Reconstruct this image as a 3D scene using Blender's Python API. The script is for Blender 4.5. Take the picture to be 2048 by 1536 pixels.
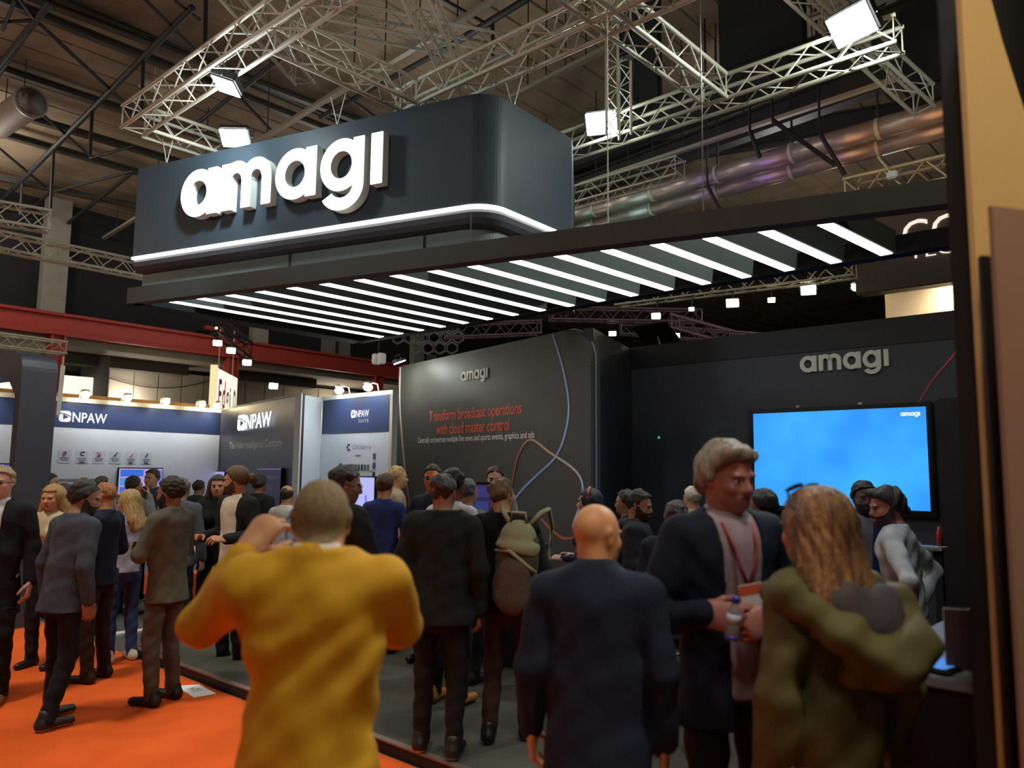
import bpy, bmesh, math, random
import numpy as np
from mathutils import Vector, Matrix
random.seed(7); RNG=np.random.RandomState(5)
for o in list(bpy.data.objects): bpy.data.objects.remove(o)
SC=bpy.context.scene; COL=SC.collection
D2R=math.pi/180
# ------------------------------------------------------------------ camera
FPX=1570.; PIT=6.36*D2R; ROL=0.6*D2R; EYE=1.75
_F=Vector((0,math.cos(PIT),math.sin(PIT))); _R0=Vector((1,0,0)); _U0=Vector((0,-math.sin(PIT),math.cos(PIT)))
_R=_R0*math.cos(ROL)+_U0*math.sin(ROL); _U=_U0*math.cos(ROL)-_R0*math.sin(ROL)
cam_d=bpy.data.cameras.new('camera'); cam=bpy.data.objects.new('camera',cam_d); COL.objects.link(cam)
cam_d.sensor_width=36; cam_d.lens=36*FPX/2048; cam_d.clip_start=.05; cam_d.clip_end=300
m=Matrix.Identity(4)
for i in range(3): m[i][0]=_R[i]; m[i][1]=_U[i]; m[i][2]=-_F[i]
m[2][3]=EYE; cam.matrix_world=m
cam_d.dof.use_dof=True; cam_d.dof.focus_distance=9.5; cam_d.dof.aperture_fstop=cam_d.lens/1000/0.015
SC.camera=cam
# ------------------------------------------------------------------ world, exposure, big lamps
SC.view_settings.view_transform='Standard'; SC.view_settings.look='None'; SC.view_settings.gamma=1
SC.view_settings.use_curve_mapping=False; SC.view_settings.exposure=0.0
SC.cycles.max_bounces=5; SC.cycles.diffuse_bounces=3; SC.cycles.glossy_bounces=3; SC.cycles.transmission_bounces=4
SC.cycles.sample_clamp_indirect=4; SC.cycles.caustics_reflective=False; SC.cycles.caustics_refractive=False
SC.cycles.use_denoising=True
w=bpy.data.worlds.new('hall'); SC.world=w; w.use_nodes=True
w.node_tree.nodes['Background'].inputs[0].default_value=(.95,.9,.82,1); w.node_tree.nodes['Background'].inputs[1].default_value=.07
def lamp(name,kind,loc,energy,col=(1,1,1),size=.3,target=None,spot=60,blend=.5,size_y=None):
    d=bpy.data.lights.new(name,kind); o=bpy.data.objects.new(name,d); COL.objects.link(o); o.location=loc
    d.energy=energy; d.color=col
    if kind=='AREA':
        d.size=size
        if size_y: d.shape='RECTANGLE'; d.size_y=size_y
    else: d.shadow_soft_size=size
    if kind=='SPOT': d.spot_size=spot*D2R; d.spot_blend=blend
    if target is not None:
        o.rotation_euler=(Vector(target)-Vector(loc)).to_track_quat('-Z','Y').to_euler()
    return o
# high-bay hall lamps over the aisle, behind and left of the viewpoint, plus added fill lamps
lamp('hall_or_fill_lamp','SPOT',(-4.6,3.9,8.6),1500,(1,.94,.84),.5,(-4.9,4.6,0),66,.45)
lamp('hall_or_fill_lamp','SPOT',(-5.5,1.5,7.2),420,(.80,.93,1),.4,(-1.2,7.8,5.0),36,.9)  # added cool spot, only to lift the right half of the sign front
lamp('hall_or_fill_lamp','SPOT',(1.3,.9,7.6),650,(1,.95,.84),.35,(.1,2.6,1.4),44,.5)
lamp('hall_or_fill_lamp','AREA',(-1.0,-2.5,8.6),110,(1,.90,.76),1.2,(0,2.5,0))
lamp('hall_or_fill_lamp','AREA',(4.5,-1.5,7.0),70,(1,.78,.48),1.0,(1,2.5,1))
lamp('hall_or_fill_lamp','POINT',(-15,8,6.4),600,(1,.88,.72),.5)  # this and the next five points: added fill to brighten roof and steelwork
lamp('hall_or_fill_lamp','POINT',(-11,15,7.4),190,(1,.92,.80),.6)
lamp('hall_or_fill_lamp','POINT',(-5,19,7.2),150,(1,.94,.86),.6)
lamp('hall_or_fill_lamp','POINT',(-1.5,13,7.6),80,(1,.99,.95),.6)
lamp('hall_or_fill_lamp','POINT',(5,14,7.6),85,(1,.99,.95),.6)
lamp('hall_or_fill_lamp','POINT',(9,20,6.6),130,(1,.92,.82),.6)
lamp('hall_or_fill_lamp','POINT',(-10.9,22.3,3.6),80,(1,.92,.80),.4)  # this and the next: added fill under the mezzanine for the partition boards
lamp('hall_or_fill_lamp','POINT',(-6.4,27.9,3.6),110,(1,.92,.80),.4)
# ------------------------------------------------------------------ pixel helpers (photo frame 2048x1536)
def ray(x,y): return _F+_R*((x-1024)/FPX)+_U*((768-y)/FPX)
CAM=Vector((0,0,EYE))
def onz(x,y,z):
    d=ray(x,y); return CAM+d*((z-EYE)/d.z)
def aty(x,y,Y):
    d=ray(x,y); return CAM+d*(Y/d.y)
RK=.129
def onroof(x,y,off):
    d=ray(x,y); e=Vector((math.sin(132*D2R),math.cos(132*D2R),0)); t=(8.3+RK*20.8-off-EYE)/(d.z-RK*e.dot(d)); p=CAM+d*t
    return p if e.dot(p)<-4.5 else CAM+d*((10.4-off-EYE)/d.z)
def uvec(az): return Vector((math.sin(az*D2R),math.cos(az*D2R),0))
AZ_A,AZ_B,AZ_C,AZ_D=115.9,42.,132.,144.4
EC=uvec(132); EB=uvec(42)
def cb(c,b,z=0): v=EC*c+EB*b; return Vector((v.x,v.y,z))
# ------------------------------------------------------------------ materials
def srgb(h):
    if isinstance(h,str):
        h=h.lstrip('#'); h=[int(h[i:i+2],16)/255 for i in (0,2,4)]
    return tuple(((c/12.92) if c<=.04045 else ((c+.055)/1.055)**2.4) for c in h)
_MC={}
def mat(name,col,rough=.6,metal=0.,noise=.0,nscale=8.,bump=0.,bscale=60.,emit=None,es=0.,spec=.5,stretch=None,col2=None):
    key=(name,)
    if key in _MC: return _MC[key]
    m=bpy.data.materials.new(name); m.use_nodes=True; nt=m.node_tree; b=nt.nodes['Principled BSDF']
    c=srgb(col) if isinstance(col,str) else col
    b.inputs['Base Color'].default_value=(*c,1); b.inputs['Roughness'].default_value=rough; b.inputs['Metallic'].default_value=metal
    b.inputs['Specular IOR Level'].default_value=spec
    if noise or bump:
        tc=nt.nodes.new('ShaderNodeTexCoord'); mp=nt.nodes.new('ShaderNodeMapping'); nt.links.new(tc.outputs['Object'],mp.inputs[0])
        if stretch: mp.inputs['Scale'].default_value=stretch
    if noise:
        n=nt.nodes.new('ShaderNodeTexNoise'); n.inputs['Scale'].default_value=nscale; n.inputs['Detail'].default_value=4
        nt.links.new(mp.outputs[0],n.inputs['Vector'])
        r=nt.nodes.new('ShaderNodeValToRGB'); r.color_ramp.elements[0].position=.3; r.color_ramp.elements[1].position=.7
        c2=(srgb(col2) if isinstance(col2,str) else col2) if col2 else tuple(min(1,x*(1+noise)) for x in c)
        c1=c if col2 else tuple(x*(1-noise) for x in c)
        r.color_ramp.elements[0].color=(*c1,1); r.color_ramp.elements[1].color=(*c2,1)
        nt.links.new(n.outputs['Fac'],r.inputs[0]); nt.links.new(r.outputs[0],b.inputs['Base Color'])
    if bump:
        n2=nt.nodes.new('ShaderNodeTexNoise'); n2.inputs['Scale'].default_value=bscale; n2.inputs['Detail'].default_value=3
        nt.links.new(mp.outputs[0],n2.inputs['Vector'])
        bp=nt.nodes.new('ShaderNodeBump'); bp.inputs['Strength'].default_value=bump; bp.inputs['Distance'].default_value=.01
        nt.links.new(n2.outputs['Fac'],bp.inputs['Height']); nt.links.new(bp.outputs[0],b.inputs['Normal'])
    if emit is not None:
        e=srgb(emit) if isinstance(emit,str) else emit
        b.inputs['Emission Color'].default_value=(*e,1); b.inputs['Emission Strength'].default_value=es
    _MC[key]=m; return m
# ------------------------------------------------------------------ object helpers
def mesh_obj(name,verts,faces,material,parent=None,smooth=False,mats=None,mi=None):
    me=bpy.data.meshes.new(name); me.from_pydata([tuple(v) for v in verts],[],faces)
    for mm in (mats or [material]): me.materials.append(mm)
    if mi is not None: me.polygons.foreach_set('material_index',mi)
    if smooth: me.polygons.foreach_set('use_smooth',[True]*len(me.polygons))
    me.update(); o=bpy.data.objects.new(name,me); COL.objects.link(o)
    if parent: o.parent=parent
    return o
def tag(o,label=None,cat=None,group=None,kind=None):
    if label: o['label']=label
    if cat: o['category']=cat
    if group: o['group']=group
    if kind: o['kind']=kind
    return o
def empty(name,loc,az=None,label=None,cat=None,group=None,kind=None):
    o=bpy.data.objects.new(name,None); COL.objects.link(o); o.location=loc; o.empty_display_size=.1
    if az is not None: o.rotation_euler=(0,0,(90-az)*D2R)
    return tag(o,label,cat,group,kind)
class MB:
    def __init__(s): s.v=[]; s.f=[]
    def box(s,x0,x1,y0,y1,z0,z1):
        n=len(s.v); s.v+=[(x,y,z) for z in (z0,z1) for y in (y0,y1) for x in (x0,x1)]
        s.f+=[tuple(n+i for i in q) for q in ((0,2,3,1),(4,5,7,6),(0,1,5,4),(2,6,7,3),(0,4,6,2),(1,3,7,5))]; return s
    def bevbox(s,x0,x1,y0,y1,z0,z1,b=.01):
        bm=bmesh.new(); bmesh.ops.create_cube(bm,size=1,matrix=Matrix.Translation(((x0+x1)/2,(y0+y1)/2,(z0+z1)/2))@Matrix.Diagonal((x1-x0,y1-y0,z1-z0,1)))
        bmesh.ops.bevel(bm,geom=list(bm.edges),offset=b,segments=2,affect='EDGES')
        n=len(s.v); bm.verts.index_update(); s.v+=[tuple(v.co) for v in bm.verts]; s.f+=[tuple(n+v.index for v in f.verts) for f in bm.faces]; bm.free(); return s
    def tube(s,pts,r,seg=8,caps=True):
        pts=[Vector(p) for p in pts]; rr=r if isinstance(r,(list,tuple)) else [r]*len(pts); n=len(s.v)
        for i,p in enumerate(pts):
            t=(pts[min(i+1,len(pts)-1)]-pts[max(i-1,0)]).normalized()
            a=t.cross(Vector((0,0,1)) if abs(t.z)<.9 else Vector((1,0,0))).normalized(); b=t.cross(a)
            for k in range(seg):
                q=2*math.pi*k/seg; s.v.append(tuple(p+(a*math.cos(q)+b*math.sin(q))*rr[i]))
        for i in range(len(pts)-1):
            for k in range(seg):
                k2=(k+1)%seg; s.f.append((n+i*seg+k,n+i*seg+k2,n+(i+1)*seg+k2,n+(i+1)*seg+k))
        if caps: s.f.append(tuple(n+k for k in reversed(range(seg)))); s.f.append(tuple(n+(len(pts)-1)*seg+k for k in range(seg)))
        return s
    def lathe(s,prof,seg=20,c=(0,0,0),axis='z'):
        n=len(s.v)
        for r,z in prof:
            for k in range(seg):
                q=2*math.pi*k/seg; p=(r*math.cos(q),r*math.sin(q),z)
                if axis=='x': p=(z,p[0],p[1])
                if axis=='y': p=(p[0],z,p[1])
                s.v.append((c[0]+p[0],c[1]+p[1],c[2]+p[2]))
        for i in range(len(prof)-1):
            for k in range(seg):
                k2=(k+1)%seg; s.f.append((n+i*seg+k,n+i*seg+k2,n+(i+1)*seg+k2,n+(i+1)*seg+k))
        s.f.append(tuple(n+k for k in reversed(range(seg)))); s.f.append(tuple(n+(len(prof)-1)*seg+k for k in range(seg))); return s
    def prism(s,poly,y0,y1):
        "polygon in local xz, extruded along y"
        n=len(s.v); k=len(poly); s.v+=[(x,y0,z) for x,z in poly]+[(x,y1,z) for x,z in poly]
        s.f.append(tuple(n+i for i in range(k))); s.f.append(tuple(n+k+i for i in reversed(range(k))))
        for i in range(k): j=(i+1)%k; s.f.append((n+i,n+k+i,n+k+j,n+j))
        return s
    def prism_z(s,poly,z0,z1):
        n=len(s.v); k=len(poly); s.v+=[(x,y,z0) for x,y in poly]+[(x,y,z1) for x,y in poly]
        s.f.append(tuple(n+i for i in reversed(range(k)))); s.f.append(tuple(n+k+i for i in range(k)))
        for i in range(k): j=(i+1)%k; s.f.append((n+i,n+j,n+k+j,n+k+i))
        return s
    def ring(s,cx,cz,ro,ri,a0,a1,y0,y1,n=28):
        "extruded (elliptic) annulus sector in xz; ro, ri are (rx,rz)"
        b=len(s.v)
        for i in range(n+1):
            q=(a0+(a1-a0)*i/n)*D2R; c,t=math.cos(q),math.sin(q)
            for y in (y0,y1):
                s.v.append((cx+ro[0]*c,y,cz+ro[1]*t)); s.v.append((cx+ri[0]*c,y,cz+ri[1]*t))
        for i in range(n):
            p=b+i*4; q=p+4
            s.f+=[(p,p+1,q+1,q),(p+2,q+2,q+3,p+3),(p,q,q+2,p+2),(p+1,p+3,q+3,q+1)]
        if abs(a1-a0)<359.9: s.f+=[(b,b+2,b+3,b+1),(b+n*4,b+n*4+1,b+n*4+3,b+n*4+2)]
        return s
    def build(s,name,material,parent=None,smooth=False):
        o=mesh_obj(name,s.v,s.f,material,parent,smooth)
        bm=bmesh.new(); bm.from_mesh(o.data); bmesh.ops.recalc_face_normals(bm,faces=bm.faces); bm.to_mesh(o.data); bm.free()
        return o
def text(name,body,mtl,x,z,wdt=None,hgt=None,y=-.004,depth=.003,parent=None,bold=0.,spacing=1.,anchor='l'):
    "flat lettering in local xz facing -y; x,z = left/bottom of the box, fitted to wdt x hgt"
    cu=bpy.data.curves.new(name,'FONT'); cu.body=body; cu.size=1; cu.resolution_u=3; cu.offset=bold; cu.space_character=spacing
    t=bpy.data.objects.new(name,cu); COL.objects.link(t); dg=bpy.context.evaluated_depsgraph_get(); dg.update()
    me=bpy.data.meshes.new_from_object(t.evaluated_get(dg)); bpy.data.objects.remove(t); bpy.data.curves.remove(cu)
    n=len(me.vertices); co=np.empty(n*3); me.vertices.foreach_get('co',co); co=co.reshape(n,3)
    mn=co[:,:2].min(0); mx=co[:,:2].max(0); sx=wdt/(mx[0]-mn[0]) if wdt else None; sz=hgt/(mx[1]-mn[1]) if hgt else None
    sx=sx or sz; sz=sz or sx
    out=np.stack([x+(co[:,0]-mn[0])*sx,np.full(n,y),z+(co[:,1]-mn[1])*sz],1)
    me.vertices.foreach_set('co',out.ravel()); me.materials.clear(); me.materials.append(mtl); me.update(); me.name=name
    o=bpy.data.objects.new(name,me); COL.objects.link(o)
    if parent: o.parent=parent
    return o
def letters_amagi(u0,z0,xh,mtl,parent,y0,y1,sx=1.,mtl_side=None,names='letter'):
    "the five round letters, one mesh each; x height xh; sx stretches the width"
    X=lambda v:u0+v*xh*sx; Z=lambda v:z0+v*xh; R=lambda r,q=None:(r*xh*sx,(q if q is not None else r)*xh)
    def stem(mb,a,b,lo=0.,hi=1.): mb.bevbox(X(a),X(b),y0-.0006,y1,Z(lo),Z(hi),min(.004,.02*xh))
    out=[]
    a=MB(); a.ring(X(.5),Z(.5),R(.5,.52),R(.25,.27),0,360,y0,y1,40); stem(a,.76,1.03); out.append(a)
    m_=MB(); o=1.16
    for cx in (o+.41,o+.95): m_.ring(X(cx),Z(.6),R(.40,.42),R(.145,.17),0,180,y0,y1,22)
    stem(m_,o,o+.265); stem(m_,o+.555,o+.805,0,.62); stem(m_,o+1.095,o+1.35,0,.62); out.append(m_)
    a=MB(); o=2.62; a.ring(X(o+.5),Z(.5),R(.5,.52),R(.25,.27),0,360,y0,y1,40); stem(a,o+.76,o+1.03); out.append(a)
    g=MB(); o=3.75; g.ring(X(o+.5),Z(.5),R(.5,.52),R(.25,.27),0,360,y0,y1,40)
    g.ring(X(o+.52),Z(.06),R(.51,.46),R(.25,.21),-152,0,y0,y1,26); stem(g,o+.77,o+1.03,.05,1.); out.append(g)
    i=MB(); o=4.93; stem(i,o,o+.27); out.append(i)
    for k in out: k.build(names,mtl,parent)
    return X(5.2)
# ------------------------------------------------------------------ figures: signed distance fields -> smooth surfaces
f32=np.float32
def smin(a,b,k):
    if k<=0: return np.minimum(a,b)
    h=np.maximum(k-np.abs(a-b),0)/k
    return np.minimum(a,b)-h*h*k*.25
class Field:
    def __init__(s,xs,ys,zs):
        s.ax=[np.asarray(a,f32) for a in (xs,ys,zs)]; s.D=np.full([len(a) for a in s.ax],1.,f32)
    def sl(s,lo,hi):
        r=[]
        for a,l,h in zip(s.ax,lo,hi):
            i=int(np.searchsorted(a,l)); j=int(np.searchsorted(a,h)); r.append(slice(max(0,i-1),min(len(a),j+1)))
        return tuple(r)
    def pts(s,sl):
        return s.ax[0][sl[0]][:,None,None],s.ax[1][sl[1]][None,:,None],s.ax[2][sl[2]][None,None,:]
    def cone(s,a,b,ra,rb,k=.02,sc=(1,1,1),op='u',fr=None,m=.035):
        "tapered capsule from a to b; sc flattens it about its own axis line; fr=(R,o) is a rotated frame"
        a=np.asarray(a,float); b=np.asarray(b,float); sc=np.asarray(sc,float); r=max(ra,rb)+m+k
        if fr is not None:
            R,o=fr; A=R@a+o; B=R@b+o; lo=np.minimum(A,B)-r*max(1,sc.max()); hi=np.maximum(A,B)+r*max(1,sc.max())
        else: lo=np.minimum(a,b)-r*np.maximum(sc,.6); hi=np.maximum(a,b)+r*np.maximum(sc,.6)
        sl=s.sl(lo,hi)
        if any(q.start>=q.stop for q in sl): return s
        X,Y,Z=s.pts(sl)
        if fr is not None:
            X,Y,Z=X-o[0],Y-o[1],Z-o[2]; X,Y,Z=(R[0,0]*X+R[1,0]*Y+R[2,0]*Z),(R[0,1]*X+R[1,1]*Y+R[2,1]*Z),(R[0,2]*X+R[1,2]*Y+R[2,2]*Z)
        ba=(b-a)/sc; bb=float(ba@ba)
        px,py,pz=(X-a[0])/f32(sc[0]),(Y-a[1])/f32(sc[1]),(Z-a[2])/f32(sc[2])
        if bb<1e-12: d=np.sqrt(px*px+py*py+pz*pz)-ra
        else:
            h=np.clip((px*ba[0]+py*ba[1]+pz*ba[2])/bb,0,1)
            d=np.sqrt((px-ba[0]*h)**2+(py-ba[1]*h)**2+(pz-ba[2]*h)**2)-(ra+(rb-ra)*h)
        d=(d*sc.min()).astype(f32)
        if op=='u': s.D[sl]=smin(s.D[sl],d,k)
        else: s.D[sl]=-smin(-s.D[sl],d,k)
        return s
    def ell(s,c,r,k=.02,op='u',fr=None):
        r=np.asarray(r,float); q=r.max(); return s.cone(c,c,q,q,k,r/q,op,fr)
    def cut(s,fn,k=0.):
        "remove where fn(X,Y,Z)>0"
        X,Y,Z=s.pts((slice(None),)*3); d=fn(X,Y,Z); s.D=np.maximum(s.D,d) if k<=0 else -smin(-s.D,-d,k); s.D=s.D.astype(f32); return s
    def add(s,fn):
        X,Y,Z=s.pts((slice(None),)*3); s.D=(s.D+fn(X,Y,Z)).astype(f32); return s
    def surf(s):
        D=s.D; I=D<0
        D[0]=np.maximum(D[0],.001); D[-1]=np.maximum(D[-1],.001); D[:,0]=np.maximum(D[:,0],.001); D[:,-1]=np.maximum(D[:,-1],.001); D[:,:,0]=np.maximum(D[:,:,0],.001); D[:,:,-1]=np.maximum(D[:,:,-1],.001)
        I=D<0
        cnt=np.zeros([n-1 for n in D.shape],np.int8)
        for i in (0,1):
            for j in (0,1):
                for k in (0,1): cnt+=I[i:D.shape[0]-1+i,j:D.shape[1]-1+j,k:D.shape[2]-1+k]
        act=np.argwhere((cnt>0)&(cnt<8))
        if len(act)==0: return np.zeros((0,3)),np.zeros((0,4),int)
        vid=np.full(cnt.shape,-1,np.int32); vid[tuple(act.T)]=np.arange(len(act))
        cv={}
        for i in (0,1):
            for j in (0,1):
                for k in (0,1): cv[i,j,k]=D[act[:,0]+i,act[:,1]+j,act[:,2]+k]
        acc=np.zeros((len(act),3)); w=np.zeros(len(act))
        for p in cv:
            for ax in range(3):
                if p[ax]==0:
                    q=list(p); q[ax]=1; q=tuple(q); a,b=cv[p],cv[q]; mk=(a<0)!=(b<0)
                    t=np.where(mk,a/np.where(mk,a-b,1),0); pt=np.tile(np.array(p,float),(len(act),1)); pt[:,ax]=t
                    acc[mk]+=pt[mk]; w[mk]+=1
        acc/=w[:,None]; V=np.empty_like(acc)
        for ax in range(3):
            g=s.ax[ax]; i=act[:,ax]; V[:,ax]=g[i]+(g[i+1]-g[i])*acc[:,ax]
        Q=[]
        for ax in range(3):
            o1,o2=[q for q in range(3) if q!=ax]
            a=[slice(None)]*3; b=[slice(None)]*3; a[ax]=slice(0,-1); b[ax]=slice(1,None)
            e=np.argwhere(I[tuple(a)]!=I[tuple(b)])
            e=e[(e[:,o1]>0)&(e[:,o2]>0)&(e[:,o1]<D.shape[o1]-1)&(e[:,o2]<D.shape[o2]-1)]
            def vv(d1,d2):
                c=e.copy(); c[:,o1]-=d1; c[:,o2]-=d2; return vid[tuple(c.T)]
            q=np.stack([vv(1,1),vv(0,1),vv(0,0),vv(1,0)],1)
            ins=I[tuple(e.T)]; flip=ins if ax!=1 else ~ins
            q[~flip]=q[~flip][:,::-1]; Q.append(q)
        Q=np.concatenate(Q); Q=Q[(Q>=0).all(1)]
        return V,Q
def relax(V,Q,n=1,l=.5):
    for _ in range(n):
        A=np.zeros_like(V); c=np.zeros(len(V))
        for i in range(4):
            for j in (1,3):
                np.add.at(A,Q[:,i],V[Q[:,(i+j)%4]]); np.add.at(c,Q[:,i],1)
        V=V+(A/np.maximum(c,1)[:,None]-V)*l
    return V
def np_mesh(name,V,Q,mats,parent=None,mi=None):
    me=bpy.data.meshes.new(name); me.vertices.add(len(V)); me.vertices.foreach_set('co',np.ascontiguousarray(V,dtype=f32).ravel())
    me.loops.add(len(Q)*4); me.loops.foreach_set('vertex_index',np.ascontiguousarray(Q,dtype=np.int32).ravel())
    me.polygons.add(len(Q)); me.polygons.foreach_set('loop_start',np.arange(0,len(Q)*4,4,dtype=np.int32)); me.polygons.foreach_set('loop_total',np.full(len(Q),4,np.int32))
    for mm in mats: me.materials.append(mm)
    if mi is not None: me.polygons.foreach_set('material_index',np.asarray(mi,np.int32))
    me.polygons.foreach_set('use_smooth',np.ones(len(Q),bool)); me.update(calc_edges=True); me.validate()
    o=bpy.data.objects.new(name,me); COL.objects.link(o)
    if parent: o.parent=parent
    return o
def axis(lo,hi,h,fine=()):
    "grid coordinates with finer stretches"
    out=[lo]; x=lo
    while x<hi:
        st=h
        for (a,b,hf) in fine:
            if a-h*.5<x<b: st=min(st,hf)
        x+=st; out.append(x)
    return np.array(out)
def wob(amp,kx,ky,kz,ph=0):
    return lambda X,Y,Z: f32(amp)*(np.sin(kx*X+.7*ky*Y+ph)*np.sin(kz*Z+.5*kx*X+1.3*ph)+.6*np.sin(1.9*kz*Z-1.3*kx*X+2.1*ky*Y+ph*2))
def fuzz(amp,fr,seed):
    r=np.random.RandomState(seed); K=r.normal(size=(7,3)); K/=np.linalg.norm(K,axis=1)[:,None]; K*=fr*r.uniform(.6,1.5,(7,1)); p=r.uniform(0,6.28,7)
    return lambda X,Y,Z:f32(amp)*sum(np.sin(k[0]*X+k[1]*Y+k[2]*Z+q) for k,q in zip(K,p))
def rotzx(yaw,pitch,roll=0):
    "yaw to the right (clockwise from above), pitch nods down"
    y=-yaw*D2R; p=-pitch*D2R; r=roll*D2R
    Rz=np.array([[math.cos(y),-math.sin(y),0],[math.sin(y),math.cos(y),0],[0,0,1]])
    Rx=np.array([[1,0,0],[0,math.cos(p),-math.sin(p)],[0,math.sin(p),math.cos(p)]])
    Ry=np.array([[math.cos(r),0,math.sin(r)],[0,1,0],[-math.sin(r),0,math.cos(r)]])
    return Rz@Rx@Ry
ARMS={ # elbow, wrist, finger direction, palm normal, curl   (right side; x is mirrored for the left)
 'down':((.235,-.03,1.13),(.25,.03,.875),(-.05,.25,-1),(-1,.1,0),.5),
 'bent':((.24,-.03,1.14),(.17,.22,1.12),(-.35,1,.1),(-.5,.0,-1),.6),
 'crossed':((.25,.05,1.15),(-.07,.17,1.19),(-1,.1,.15),(0,-1,-.2),.4),
 'hip':((.37,-.12,1.17),(.175,-.06,1.0),(-.75,.5,-.35),(-.4,-.9,0),.5),
 'phone':((.24,.10,1.15),(.13,.26,1.40),(-.25,.2,1),(-.3,-1,.2),1.0),
 'face':((.26,.13,1.19),(.11,.16,1.49),(-.5,.1,1),(-.6,-.6,0),.8),
 'pocket':((.29,-.09,1.13),(.20,.03,.92),(-.2,.3,-1),(-1,0,0),.3),
 'low':((.24,-.04,1.13),(.19,.17,.95),(-.4,.8,-.5),(-.6,-.2,-.8),.6),
}
_skin={}
def skinmat(c):
    return mat('skin_'+c,c,rough=.5,noise=.12,nscale=22,bump=.08,bscale=160,spec=.35)
def cloth(c,b=.25,st=None,rough=.85,sheen=True):
    return mat('cloth_%s_%s'%(c,'s' if st else 'p'),c,rough=rough,noise=.18,nscale=14,bump=b,bscale=26,spec=.25,stretch=st)
def head_prims(F,fr,s,cheek=1.,nose=1.):
    e=lambda c,r,k,op='u': F.ell(np.array(c)*s,np.array(r)*s,k*s,op,fr)
    e((0,-.008,.035),(.077,.097,.088),.02); e((0,.02,-.03),(.064*cheek,.075,.085),.035)
    e((0,.068,-.088),(.026,.024,.024),.03); e((0,.05,-.05),(.052*cheek,.045,.05),.02)
    for q in (-1,1):
        e((q*.034,.098,.004),(.019,.016,.012),.012,'s'); e((q*.031,.079,.003),(.0135,.0135,.0125),.003)
        e((q*.032,.087,.024),(.022,.012,.007),.012); e((q*.042,.062,-.022),(.022,.022,.02),.02)
        F.cone(np.array((q*.078,-.018,.018))*s,np.array((q*.075,-.006,-.022))*s,.017*s,.011*s,.008*s,(.55,1,1.15),'u',fr)
        e((q*.088,-.006,.004),(.008,.01,.014),.008,'s')
    F.cone(np.array((0,.093,.008))*s,np.array((0,.112*nose,-.026))*s,.008*s,.0135*s,.012*s,(1,1,1),'u',fr)
    for q in (-1,1): e((q*.011,.101,-.030),(.008,.010,.007),.008)
    e((0,.093,-.056),(.024,.010,.0055),.006); e((0,.091,-.066),(.021,.010,.006),.006); e((0,.098,-.0605),(.022,.006,.002),.003,'s')
def hand(F_h,side,wr,dirn,norm,curl,s,grip=None):
    "returns verts, quads of a hand rooted at the wrist"
    d=np.array(dirn,float); d/=np.linalg.norm(d); n=np.array(norm,float); n-=d*(n@d); n/=np.linalg.norm(n); t=-np.cross(n,d)*side
    R=np.stack([d,t,n],1)   # columns: fingers, thumb side, palm
    h=F_h; F=Field(axis(-.07*s,.215*s,h),axis(-.085*s,.10*s,h),axis(-.05*s,.12*s,h))
    c=lambda a,b,ra,rb,k=.006,sc=(1,1,1): F.cone(np.array(a)*s,np.array(b)*s,ra*s,rb*s,k*s,sc)
    c((-.022,0,0),(.015,0,0),.026,.027,.02,(1,1,.8)); c((.02,.012,0),(.085,.016,0),.030,.032,.02,(1,1,.42)); c((.02,-.01,0),(.08,-.018,0),.028,.030,.02,(1,1,.42))
    for i,(y,L) in enumerate(((.034,.072),(.0115,.08),(-.011,.075),(-.033,.058))):
        p=np.array((.088-.006*abs(i-1),y,0.)); a=curl*.5+.06*i
        for j,(f,r0,r1) in enumerate(((.45,.0098,.009),(.32,.009,.0082),(.26,.0082,.0072))):
            q=p+np.array((math.cos(a),.06*(1.2-i)*.3,math.sin(a)))*L*f; c(p,q,r0,r1,.004); p=q; a+=curl*.75
    p=np.array((.022,.030,.004)); v=np.array((.72,.62,.30+.35*curl)); v/=np.linalg.norm(v)
    for L,r0,r1 in ((.042,.014,.0115),(.033,.0112,.0095),(.025,.0095,.0078)):
        q=p+v*L; c(p,q,r0,r1,.006); p=q; v=v+np.array((.25,-.35*curl,.25*curl)); v/=np.linalg.norm(v)
    V,Q=F.surf(); V=V@R.T+np.array(wr)
    if np.linalg.det(R)<0: Q=Q[:,::-1]
    return V,Q
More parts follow.
